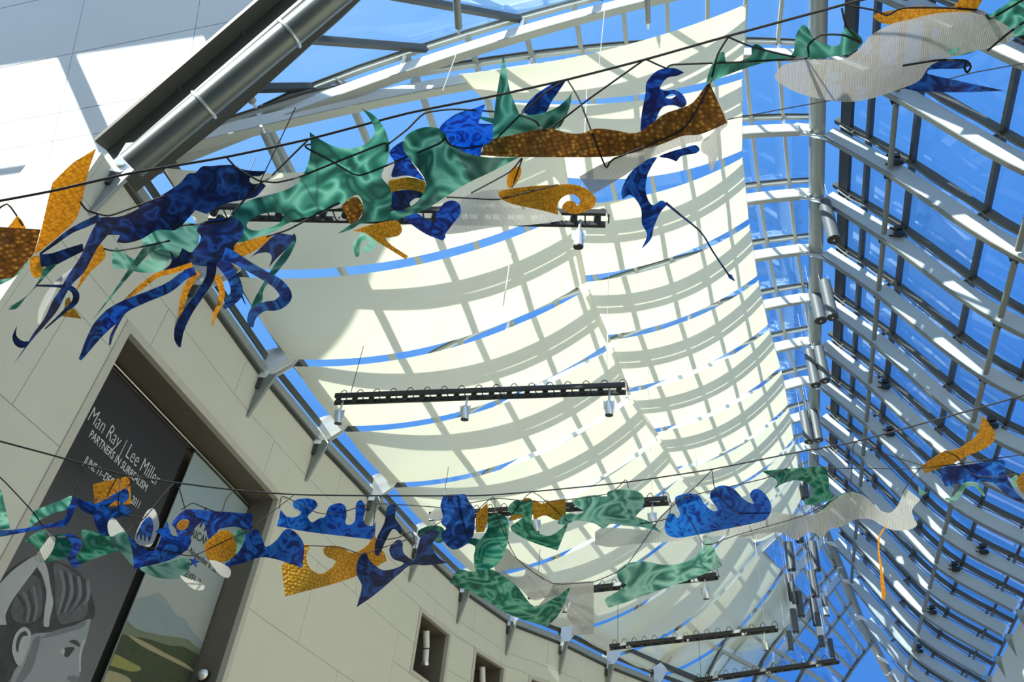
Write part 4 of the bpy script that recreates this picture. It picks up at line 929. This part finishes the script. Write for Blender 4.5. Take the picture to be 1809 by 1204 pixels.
cut('cobalt eel with a hooked head above the brown sheet', [(1140, 167), (1143, 144), (1163, 124), (1190, 120), (1209, 128, 1), (1196, 134), (1178, 138), (1166, 155), (1176, 160), (1192, 159), (1206, 167), (1213, 182), (1205, 190), (1190, 186), (1170, 190), (1158, 214), (1152, 232), (1133, 234), (1133, 207), (1136, 187)], 'cobalt', 5.55, holes=[[(1176, 172), (1185, 166), (1194, 168), (1186, 174)]])
cut('cobalt fin peeping out below the brown sheet', [(1165, 276), (1190, 266), (1206, 262), (1228, 256), (1236, 264), (1228, 271), (1205, 275), (1195, 285, 1), (1182, 280)], 'cobalt', 5.6)
cut('cobalt leaping fish with a curved tail fin', [(1160, 277), (1133, 287), (1110, 310), (1098, 337), (1100, 352, 1), (1113, 344), (1126, 356), (1133, 372), (1134, 395), (1143, 415), (1133, 440, 1), (1150, 422), (1155, 402), (1166, 376), (1180, 360, 1), (1168, 354), (1152, 362), (1141, 340), (1143, 312), (1152, 292)], 'cobalt', 5.7)
cut('thin blue tail thread trailing from the leaping fish', [(1176, 358, 5), (1200, 378, 4), (1238, 410, 3), (1260, 445, 3), (1285, 482, 3), (1290, 488, 8), (1298, 496, 1)], 'navy', 5.75, st=True)
cut('amber spiral snail shape over the grey misty sheet', [(883, 337), (936, 329), (983, 326), (1016, 326), (1040, 336), (1053, 352), (1045, 368), (1018, 378), (1000, 374), (993, 365), (1002, 355), (1014, 356), (1020, 363), (1025, 353), (1012, 343), (994, 348), (985, 362), (986, 379, 1), (960, 372), (905, 360), (885, 350)], 'amber', 6.0)
cut('small amber paddle above the spiral shape', [(897, 330), (896, 312), (908, 296), (918, 294), (921, 302), (916, 318), (905, 331)], 'amber', 6.1)
cut('wide misty grey sheet below the teal wing', [(775, 414, 1), (794, 400), (812, 372), (810, 356), (832, 342), (882, 334), (930, 345), (975, 362), (999, 387, 1), (983, 391), (936, 397), (869, 402), (810, 412)], 'misty_white', 6.2)
cut('blue rounded cap with a pointed lower sheet', [(779, 366), (785, 358), (797, 354), (808, 357), (814, 367), (812, 380), (798, 398), (787, 413), (787, 419), (782, 425, 1), (752, 413), (724, 394), (713, 383, 1), (734, 376), (752, 386), (768, 393), (770, 378)], 'cobalt', 6.0)
cut('amber starfish with one long arm', [(622, 408, 1), (651, 398), (699, 389), (708, 398), (710, 408), (704, 416), (692, 419), (681, 421), (692, 433), (721, 452, 1), (717, 458, 1), (688, 440), (670, 429), (655, 418), (642, 410)], 'amber', 6.0)
cut('small mint curl under the amber starfish', [(642, 411), (629, 422), (624, 431), (628, 452), (634, 452), (636, 438), (639, 428), (649, 423), (652, 427), (640, 441), (651, 445), (663, 436), (666, 426), (654, 416)], 'mint', 6.1)
cut('teal seaweed row with three points on the upper right rope', [(1246, 150, 1), (1255, 120), (1268, 97), (1279, 92), (1282, 108), (1292, 112), (1325, 100), (1328, 83), (1338, 78), (1355, 88), (1398, 97), (1406, 62), (1418, 44), (1428, 50), (1437, 67), (1458, 78), (1482, 80), (1487, 62), (1495, 48), (1512, 57), (1524, 74), (1505, 93), (1472, 100), (1438, 104), (1388, 105), (1338, 114), (1288, 131)], 'teal', 5.5)
cut('amber rippled strip at the top right edge', [(1543, 27), (1581, 17), (1624, 10), (1680, 13), (1702, -6), (1738, -14), (1727, 14), (1708, 24), (1652, 28), (1595, 42), (1562, 42)], 'amber', 5.5)
cut('cobalt whale fluke under the great ribbed disc', [(1474, 146), (1530, 122), (1600, 112), (1650, 107), (1690, 104), (1716, 112), (1700, 121), (1655, 122), (1632, 128), (1700, 144), (1774, 160, 1), (1700, 163), (1620, 161), (1590, 155), (1520, 152)], 'cobalt', 5.6)
cut('teal sheet at the right edge behind the great ribbed disc', [(1640, 84), (1680, 48), (1740, 30), (1809, -12), (1850, -10), (1840, 50), (1790, 66), (1740, 84), (1690, 99)], 'teal', 5.55)
cut('great grey ribbed disc sheet at the top right', [(1369, 135), (1384, 115), (1418, 107), (1457, 105), (1491, 104), (1517, 87), (1539, 62), (1576, 42), (1609, 34), (1652, 24), (1708, 21), (1750, 31), (1778, 45), (1791, 59), (1784, 73), (1750, 84), (1694, 97), (1645, 115), (1623, 143), (1581, 160), (1539, 174), (1497, 180), (1446, 174), (1407, 163), (1381, 149)], 'ribbed_grey', 5.2, curl=(.05, 1.2, 1.2, 0), holes=[[(1676, 92), (1688, 84), (1695, 86), (1688, 93), (1680, 96)]])

# lower string, left to right
G = 'painted cutouts of the lower string'
def low(label, pts, m_, D=None, **k):
    x = np.mean([p[0] for p in pts]); cut(label, pts, m_, (6.3 + 1.1 * min(1, x / 900)) if D is None else D, grp=G, **k)
low('teal corner sheet at the left frame edge, lower string', [(-20, 850), (0, 862), (8, 890), (18, 933, 1), (-20, 938, 1)], 'mint')
low('cobalt swoosh tail at the left frame edge', [(-20, 938), (33, 934), (83, 926), (112, 916), (119, 900), (129, 878), (138, 882), (127, 912), (114, 929), (83, 932), (43, 940), (-20, 950)], 'cobalt')
low('mint curved leaf left of the small amber square', [(52, 932), (58, 905), (77, 895), (110, 882), (127, 876), (118, 899), (97, 905), (67, 920)], 'mint')
low('cobalt short arm linking leaf and amber square', [(130, 877), (150, 885), (168, 890), (168, 909), (147, 902), (135, 890)], 'cobalt')
low('amber square sheet before the portrait banner', [(164, 855, 1), (229, 840, 1), (232, 889, 1), (200, 893), (167, 891, 1)], 'amber', 6.7)
low('cobalt curled creature across the amber square', [(167, 892), (187, 882), (207, 869), (224, 863), (228, 879), (217, 890), (231, 899), (227, 909), (202, 916), (191, 935), (194, 950), (184, 952), (171, 932), (165, 912)], 'cobalt', 6.5, holes=[[(190, 896), (205, 884), (212, 888), (203, 897)]])
low('misty white leaf under the curled creature', [(190, 925), (200, 914), (214, 929), (221, 940), (207, 950), (194, 946)], 'misty_white', 6.4)
low('emerald fin left of the white petal', [(43, 955, 1), (60, 942), (79, 936), (81, 952), (68, 976, 1), (62, 962)], 'emerald')
low('misty white petal in front of the green fins', [(90, 946), (98, 952), (91, 975), (74, 993), (62, 984), (79, 959)], 'misty_white', 6.2)
low('emerald rounded sheet under the white petal', [(97, 945), (114, 944), (127, 953), (130, 969), (117, 985), (80, 992), (74, 989), (93, 969)], 'emerald', 6.35)
low('cobalt zigzag between two emerald sheets', [(114, 944), (130, 944), (144, 957), (141, 970), (134, 982), (145, 996, 1), (130, 1003, 1), (119, 986), (127, 969), (124, 955)], 'cobalt', 6.3)
low('emerald wavy sheet left of the jellyfish', [(147, 935), (184, 945), (208, 951), (210, 972, 1), (167, 986), (137, 997), (134, 984), (144, 969), (145, 952)], 'emerald', 6.4)
low('mint narrow fin beside the emerald wavy sheet', [(194, 952), (221, 938), (231, 962), (236, 998), (222, 985), (207, 968), (197, 970)], 'mint', 6.35)
low('misty white jellyfish bell', [(238, 952), (249, 922), (260, 902), (272, 898), (279, 914), (281, 929), (270, 960), (255, 966)], 'misty_white', 6.6)
low('cobalt jellyfish with thin legs', [(239, 955, 1), (245, 935), (254, 919), (264, 913), (271, 925), (269, 942), (263, 959, 1), (260, 942, 1), (256, 958, 1), (253, 942, 1), (249, 957, 1), (246, 943, 1)], 'cobalt', 6.45)
low('cobalt anchor-shaped sheet below the jellyfish', [(219, 935, 1), (240, 957), (267, 973), (280, 960), (284, 944), (275, 940), (280, 934), (290, 932), (295, 921), (300, 935), (306, 946), (336, 948), (332, 968), (300, 989), (237, 1005, 1), (231, 969)], 'cobalt', 6.5)
low('cobalt long banner sheet with hanging tabs', [(304, 923), (320, 905), (334, 899), (390, 903), (447, 907, 1), (444, 935, 1), (434, 935), (414, 930), (386, 935), (381, 949), (368, 950), (364, 935), (357, 922), (341, 936), (335, 949), (317, 949), (310, 934)], 'cobalt', 6.9, holes=[[(312, 928), (322, 917), (334, 919), (330, 932), (318, 936)]])
low('small amber face in the hole of the cobalt banner sheet', [(311, 930), (320, 919), (334, 920), (331, 934), (318, 937)], 'amber', 7.0)
low('amber angelfish under the cobalt banner sheet', [(361, 966), (370, 952), (390, 937), (407, 939), (418, 962), (410, 985), (384, 993), (367, 986)], 'amber', 6.7)
low('mint patch beside the amber angelfish', [(402, 955), (416, 937), (432, 938), (434, 958), (420, 978), (406, 972)], 'mint', 6.8)
low('cobalt two-lobed whale fluke at the recess corner', [(390, 1002, 1), (417, 980), (430, 959), (437, 942), (454, 934), (464, 952), (470, 965), (487, 955), (504, 935), (520, 938), (537, 962), (534, 1003, 1), (494, 989), (460, 984), (427, 995)], 'cobalt', 6.6)
low('mint foam sheet under the cobalt anchor sheet', [(247, 1003), (280, 997), (300, 991), (330, 984), (336, 1000), (320, 1019), (294, 1022), (267, 1016)], 'mint', 6.4)
st5 = []
for k in range(10):
    r = 11 if k % 2 == 0 else 4.6; a = -math.pi / 2 + .25 + k * math.pi / 5; st5.append((343 + r * math.cos(a), 992 + r * math.sin(a), 1))
low('little cobalt five-pointed star', st5, 'cobalt', 6.3)
low('misty white tongue under the little star', [(318, 1016), (334, 1022), (360, 1032), (359, 1041), (344, 1041), (329, 1030)], 'misty_white', 6.3)
low('misty white tongue under the cobalt whale fluke', [(370, 989), (387, 992), (407, 1005), (404, 1020), (389, 1015), (376, 1000)], 'misty_white', 6.45)
low('amber wave sheet with a round bay', [(497, 999, 1), (537, 962), (547, 964), (541, 982), (547, 1002), (564, 1013), (581, 1006), (593, 991), (576, 982), (571, 969), (584, 963), (604, 966), (622, 976), (645, 966), (662, 947), (668, 962), (680, 979), (683, 990, 1), (652, 1007), (602, 1027), (504, 1053, 1)], 'amber', 6.9)
low('blue wave-crested band above the amber wave', [(489, 929, 1), (496, 899, 1), (507, 912), (524, 912), (531, 904), (519, 895), (519, 885), (534, 880), (554, 882), (561, 892), (551, 904), (544, 912), (551, 922), (564, 915), (574, 912), (581, 895), (594, 889), (604, 889), (611, 896), (612, 912), (610, 922), (616, 927), (627, 919), (629, 890), (639, 883), (646, 899), (642, 914), (646, 926), (659, 928), (664, 919, 1), (662, 953, 1), (602, 946), (545, 939)], 'azure', 7.1)
low('navy small fish diving right of the wave band', [(685, 894), (700, 893), (698, 914), (709, 931), (708, 945, 1), (699, 935), (692, 936), (680, 958), (670, 982, 1), (662, 978), (665, 952), (679, 922)], 'navy', 6.7)
low('navy whale tail with two spread flukes', [(630, 1002), (634, 985), (646, 975), (653, 989), (675, 1006), (699, 1003), (713, 994), (694, 986), (688, 968), (702, 953), (711, 957), (713, 976), (732, 988), (739, 962), (746, 945), (769, 935), (776, 942), (763, 962), (773, 982), (790, 994, 1), (752, 998), (725, 998), (702, 1016), (662, 1050), (630, 1072, 1), (639, 1036), (631, 1016)], 'navy', 6.8)
low('pale mint scrap behind the navy whale body', [(757, 910), (770, 898), (784, 900), (784, 916), (763, 917)], 'misty_white', 7.6)
low('navy whale body hanging head down at the centre', [(783, 874, 1), (821, 872, 1), (828, 884), (838, 900), (839, 921), (835, 948), (821, 963), (800, 970), (782, 954), (780, 942), (788, 933), (780, 924), (782, 909), (778, 893)], 'navy', 7.0)
low('emerald curl left of the navy whale body', [(739, 937), (760, 928), (783, 932), (783, 955), (770, 958), (760, 947), (742, 949)], 'emerald', 7.3)
low('narrow amber strip between whale body and green drop', [(842, 909), (861, 887, 1), (862, 918), (855, 939, 1), (841, 940, 1)], 'amber', 7.5)
low('emerald zigzag drop at the centre', [(862, 914), (876, 907), (894, 913), (899, 930), (896, 960), (885, 988), (867, 1004), (842, 1008), (837, 985), (839, 965), (824, 957), (836, 950), (849, 951), (861, 933)], 'emerald', 7.1)
low('emerald hooked wave under the amber patches', [(897, 897), (909, 884), (925, 885), (940, 883), (940, 921), (949, 939), (970, 946), (991, 934), (1004, 923), (985, 972, 1), (943, 958), (912, 943), (902, 931), (918, 918), (925, 909), (906, 908)], 'emerald', 7.3)
low('amber scrap left of the amber arch sheet', [(899, 918), (925, 881), (937, 880), (941, 890), (938, 908), (918, 914)], 'amber', 7.4)
low('amber arch sheet beside the green frog', [(940, 884), (958, 889), (973, 884), (999, 880, 1), (1000, 918, 1), (982, 918), (962, 910), (943, 918, 1)], 'amber', 7.35)
low('mint swirled frog with spread legs', [(985, 923), (1001, 907), (1019, 908), (1031, 903), (1016, 893), (1013, 884), (1028, 877), (1052, 874), (1071, 877), (1074, 868), (1092, 864), (1122, 866), (1136, 875), (1137, 890), (1128, 906), (1124, 912), (1147, 921), (1169, 940, 1), (1137, 931), (1104, 928), (1080, 925), (1066, 933), (1049, 924), (1019, 919), (1000, 926)], 'mint', 7.2)
low('misty grey strip under the green frog', [(1051, 939, 1), (1067, 931), (1168, 938), (1229, 944), (1200, 955), (1125, 960), (1080, 966), (1051, 961, 1)], 'misty_white', 7.6)
low('blue whale with two curled wave crests', [(1174, 932), (1180, 909), (1190, 907), (1197, 915), (1201, 906), (1192, 881), (1204, 873), (1218, 871), (1235, 875), (1246, 892), (1260, 902), (1268, 899), (1255, 879), (1258, 865), (1275, 857), (1295, 862), (1315, 882), (1331, 889), (1325, 875), (1330, 865), (1342, 864), (1357, 879), (1363, 897), (1355, 915), (1339, 922), (1272, 936), (1205, 949), (1182, 946)], 'azure', 7.0)
low('long misty grey dragon with a raised head', [(1240, 948), (1300, 925), (1359, 906), (1405, 909), (1445, 905), (1479, 879), (1505, 869), (1532, 879), (1552, 899), (1572, 905), (1586, 892), (1594, 875), (1601, 862, 1), (1626, 882, 1), (1612, 899), (1614, 913), (1620, 927), (1602, 936), (1579, 936), (1559, 929), (1539, 917), (1512, 917), (1489, 929), (1465, 936), (1452, 949), (1432, 939), (1405, 952), (1372, 939), (1339, 952), (1290, 945)], 'misty_white', 7.1)
low('teal crest along the dragon neck', [(1449, 904), (1462, 885), (1482, 873), (1505, 867), (1512, 873), (1492, 880), (1469, 896)], 'teal', 7.15)
low('emerald hooked sheet above the dragon neck', [(1346, 832, 1), (1383, 828), (1454, 823, 1), (1462, 833), (1466, 866), (1470, 877), (1458, 885), (1433, 892), (1420, 887), (1433, 875), (1438, 864), (1425, 852), (1404, 848), (1383, 854), (1369, 862, 1), (1372, 848)], 'emerald', 7.2)
low('mint seal shape at the lower centre right', [(1090, 1015), (1092, 1006), (1110, 994), (1140, 991), (1171, 997), (1204, 994), (1229, 982), (1244, 963), (1251, 948, 1), (1277, 1000, 1), (1216, 1024), (1156, 1045), (1104, 1064), (1075, 1073, 1), (1069, 1058), (1089, 1045), (1107, 1033), (1095, 1027)], 'mint', 7.2)
low('grey ribbed fan between the green drop and the green slab', [(873, 1003), (882, 976), (896, 968), (912, 985), (949, 1006), (978, 1030), (975, 1045), (943, 1060), (912, 1032), (891, 1018)], 'ribbed_grey', 7.5, holes=[[(893, 1008), (915, 1004), (928, 1005), (924, 1017), (905, 1018)]])
low('wide emerald slab sloping over the wall top', [(795, 1027), (811, 1006), (833, 1009), (867, 1005), (891, 1018), (912, 1033), (943, 1070), (975, 1058), (1008, 1036, 1), (989, 1082), (966, 1107, 1), (902, 1086), (852, 1056), (802, 1032)], 'emerald', 7.0)
low('grey ribbed square with scalloped side', [(979, 1029, 1), (1049, 1026, 1), (1049, 1119, 1), (1009, 1122, 1), (1011, 1102), (1001, 1086), (1008, 1062), (990, 1080), (960, 1090), (943, 1080), (963, 1056)], 'ribbed_grey', 7.4)
low('amber dragon snout with raised tail at the right', [(1628, 824, 1), (1641, 813), (1667, 797), (1687, 794), (1711, 781), (1728, 763), (1737, 733, 1), (1748, 749), (1757, 763), (1756, 778), (1740, 792), (1711, 804), (1682, 819), (1661, 826), (1634, 836, 1)], 'amber', 6.9)
low('cobalt fish body under the amber snout', [(1661, 836), (1670, 824), (1696, 822), (1740, 816), (1773, 813), (1777, 836), (1792, 865), (1812, 888), (1783, 877), (1754, 853), (1725, 851), (1696, 853), (1670, 859, 1)], 'cobalt', 7.0)
low('amber scrap at the right frame edge', [(1795, 850, 1), (1806, 835), (1830, 824), (1830, 884), (1806, 870)], 'amber', 6.8)
low('mint scrap at the right frame edge beside the amber', [(1786, 846), (1796, 838), (1800, 850), (1794, 862), (1788, 858)], 'mint', 6.95)
low('mint curl hanging under the cobalt fish body', [(1670, 880, 3), (1683, 882, 9), (1694, 872, 9), (1704, 857, 9), (1722, 855, 8), (1733, 866, 7), (1739, 876, 3)], 'mint', 7.1, st=True)
low('small mint star scrap beside the dragon head', [(1622, 858, 1), (1631, 867), (1640, 869, 1), (1630, 875), (1624, 876, 1)], 'mint', 7.0)
low('thin orange strand hanging from the dragon head', [(1566, 928, 2), (1554, 946, 3), (1552, 969, 3), (1556, 1002, 4), (1559, 1029, 7), (1561, 1049, 8), (1561, 1060, 2)], 'orange', 7.1, st=True)

# ---------------------------------------------------------------- ropes
def rope(label, pts, D, r=.0075, name='rope', sub=4, grp=None, snug=True):
    P = [np.array(p, float) for p in pts]; out = []
    for i in range(len(P) - 1):
        p0, p1, p2, p3 = P[max(i - 1, 0)], P[i], P[i + 1], P[min(i + 2, len(P) - 1)]
        for k in range(sub):
            t = k / sub; s = .6
            m1, m2 = (p2 - p0) * s / 2, (p3 - p1) * s / 2
            out.append((2 * t ** 3 - 3 * t * t + 1) * p1 + (t ** 3 - 2 * t * t + t) * m1 + (-2 * t ** 3 + 3 * t * t) * p2 + (t ** 3 - t * t) * m2)
    out.append(P[-1]); q = MB(); dd_ = [D(x) if callable(D) else D for x, y in out]
    if snug:                                     # lie on the sheets the rope crosses, run straight between them
        k_ = [(i, front_depth(x, y)) for i, (x, y) in enumerate(out)]; k_ = [(i, v - r - .004) for i, v in k_ if v is not None]
        if k_: dd_ = list(np.interp(range(len(out)), [i for i, v in k_], [v for i, v in k_]))
    q.tube([at_d(x, y, v) for (x, y), v in zip(out, dd_)], r, 6)
    return tag(q.build(name, 'rope_black', None, True), label, 'rope', grp)
R1, R2 = 'tie ropes of the upper string', 'tie ropes of the lower string'
d1 = lambda x: 5.15; d2 = lambda x: 6.1 + .9 * min(1, max(0, x / 900))
rope('main black rope of the upper string crossing the whole picture', [(-420, 440), (-60, 366), (88, 338), (230, 306), (400, 277), (548, 245), (720, 200), (860, 172), (1000, 141), (1140, 105), (1285, 64), (1495, 7), (1640, -32), (2050, -150), (2600, -310)], d1, .0075, snug=False)
rope('main black rope of the lower string sagging across the picture', [(-420, 665), (-40, 768), (0, 779), (90, 803), (210, 836), (310, 852), (415, 865), (520, 873), (650, 875), (840, 875), (940, 868), (1100, 852), (1260, 828), (1420, 796), (1510, 780), (1730, 720), (1850, 686), (2200, 585), (2700, 430)], d2, .006, snug=False)
for lab, pts in [('from the ray body to the teal horn sheet', [(400, 277), (416, 294), (464, 321), (500, 290), (545, 246)]), ('across the front of the big teal crest', [(464, 320), (490, 322), (530, 312), (590, 288), (676, 254), (684, 258), (683, 268)]),
                 ('looping from the crest to the bright fish head', [(549, 255), (540, 256), (543, 262), (590, 287), (634, 310), (700, 285), (775, 254), (787, 243), (795, 256), (820, 262), (853, 257)]), ('from crest to the fish head over the panes', [(684, 256), (720, 228), (750, 200), (800, 193), (872, 197)]),
                 ('from the ray body down to the octopus head', [(464, 320), (425, 360), (410, 380), (395, 392), (345, 396), (300, 400)]), ('from the spiked crown up to the cobalt blade', [(876, 246), (917, 205), (960, 166), (1000, 141)]), ('from the crown to the main rope right of it', [(917, 203), (945, 213), (966, 230), (1040, 175), (1140, 104)]),
                 ('hanging in a vee over the brown sheet', [(1003, 142), (1025, 180), (1069, 293), (1085, 280), (1206, 229), (1253, 150), (1268, 96), (1286, 66)]), ('over the hooked eel head', [(1140, 104), (1176, 120), (1190, 114), (1300, 110), (1424, 103)]), ('over the teal seaweed row', [(1286, 65), (1330, 83), (1424, 104), (1428, 80), (1450, 62), (1490, 62), (1521, 76), (1495, 46), (1487, 14)]),
                 ('round the great ribbed disc', [(1495, 9), (1545, 18), (1568, 27), (1595, 14), (1680, 14), (1735, 20), (1748, 33), (1770, 22), (1830, -14)]), ('at the right edge over the teal sheet', [(1744, 90), (1790, 52), (1840, 20)]), ('under the great ribbed disc', [(1595, 116), (1660, 106), (1706, 107), (1715, 118), (1709, 128), (1704, 120), (1709, 108)]),
                 ('beside the tall amber blade', [(142, 357), (155, 372), (190, 381), (225, 370), (290, 346)]), ('at the far left edge', [(-30, 392), (12, 360), (40, 398)]), ('low over the zebra-striped sheet', [(183, 439), (206, 443), (259, 434), (300, 425)]), ('thin, below the big teal crest', [(470, 418), (510, 405), (560, 378), (600, 358)]), ('thin, over the spiral snail shape', [(790, 348), (830, 350), (880, 352), (930, 340), (985, 326)]), ('thin, beside the small amber paddle', [(832, 341), (900, 304), (922, 280), (905, 330)])]:
    rope('black tie rope ' + lab, pts, 5.2, .0062, 'tie_rope', grp=R1)
rope('thin dark cord running behind the upper right cutouts', [(1285, 211), (1440, 182), (1640, 148), (1720, 128), (1830, 108)], 6.2, .004, 'tie_rope', grp=R1, snug=False)
for lab, pts in [('at the far left over the swoosh tail', [(-20, 826), (8, 850), (60, 906), (90, 946), (142, 948)]), ('from leaf to amber square', [(90, 803), (145, 822), (130, 876), (170, 905), (210, 836)]), ('round the curled creature', [(167, 882), (200, 880), (232, 852), (214, 836), (210, 905), (250, 912)]), ('from jellyfish to the main rope', [(222, 940), (255, 915), (310, 852), (330, 905), (370, 922)]), ('over the cobalt banner sheet', [(240, 962), (300, 974), (341, 981), (398, 955), (440, 935), (520, 873)]),
                 ('arching over the cobalt banner sheet', [(320, 900), (340, 888), (358, 895), (390, 905), (400, 880), (415, 865), (440, 868), (470, 890)]), ('over the wave-crested band', [(494, 898), (500, 876), (560, 905), (602, 905), (660, 889), (780, 896)]), ('across the navy whale tail', [(537, 963), (600, 966), (640, 978), (690, 962), (740, 945), (780, 920)]), ('from small fish to whale body', [(664, 888), (660, 950), (700, 950), (728, 940), (735, 976)]), ('over the amber strip', [(838, 905), (872, 877), (876, 905), (912, 985), (976, 1030), (1050, 1027)]),
                 ('over the amber arch sheet', [(899, 918), (940, 868), (1000, 918), (1010, 921)]), ('behind the green frog', [(820, 890), (880, 880), (960, 886), (1074, 872), (1105, 847), (1110, 862)]), ('from the seal shape up to the whale', [(1050, 1027), (1105, 1000), (1168, 912), (1230, 858), (1258, 829)]), ('over the whale crests', [(1196, 882), (1220, 920), (1246, 962), (1300, 945), (1420, 910), (1480, 878)]), ('below the main rope at the whale', [(1258, 829), (1264, 866), (1300, 905), (1360, 906)]),
                 ('from whale to the hooked emerald sheet', [(1130, 925), (1180, 915), (1196, 882), (1350, 845), (1390, 826)]), ('from hooked sheet toward the amber snout', [(1436, 800), (1455, 825), (1560, 827), (1640, 826), (1850, 796)]), ('from dragon neck up to the main rope', [(1500, 872), (1505, 830), (1510, 781), (1560, 800), (1630, 822)]), ('from dragon head to the amber snout', [(1594, 872), (1606, 850), (1628, 824)]), ('sagging under the amber snout', [(1668, 796), (1690, 806), (1720, 838), (1760, 842), (1800, 836)])]:
    rope('black tie rope ' + lab, pts, d2, .004, 'tie_rope', grp=R2)
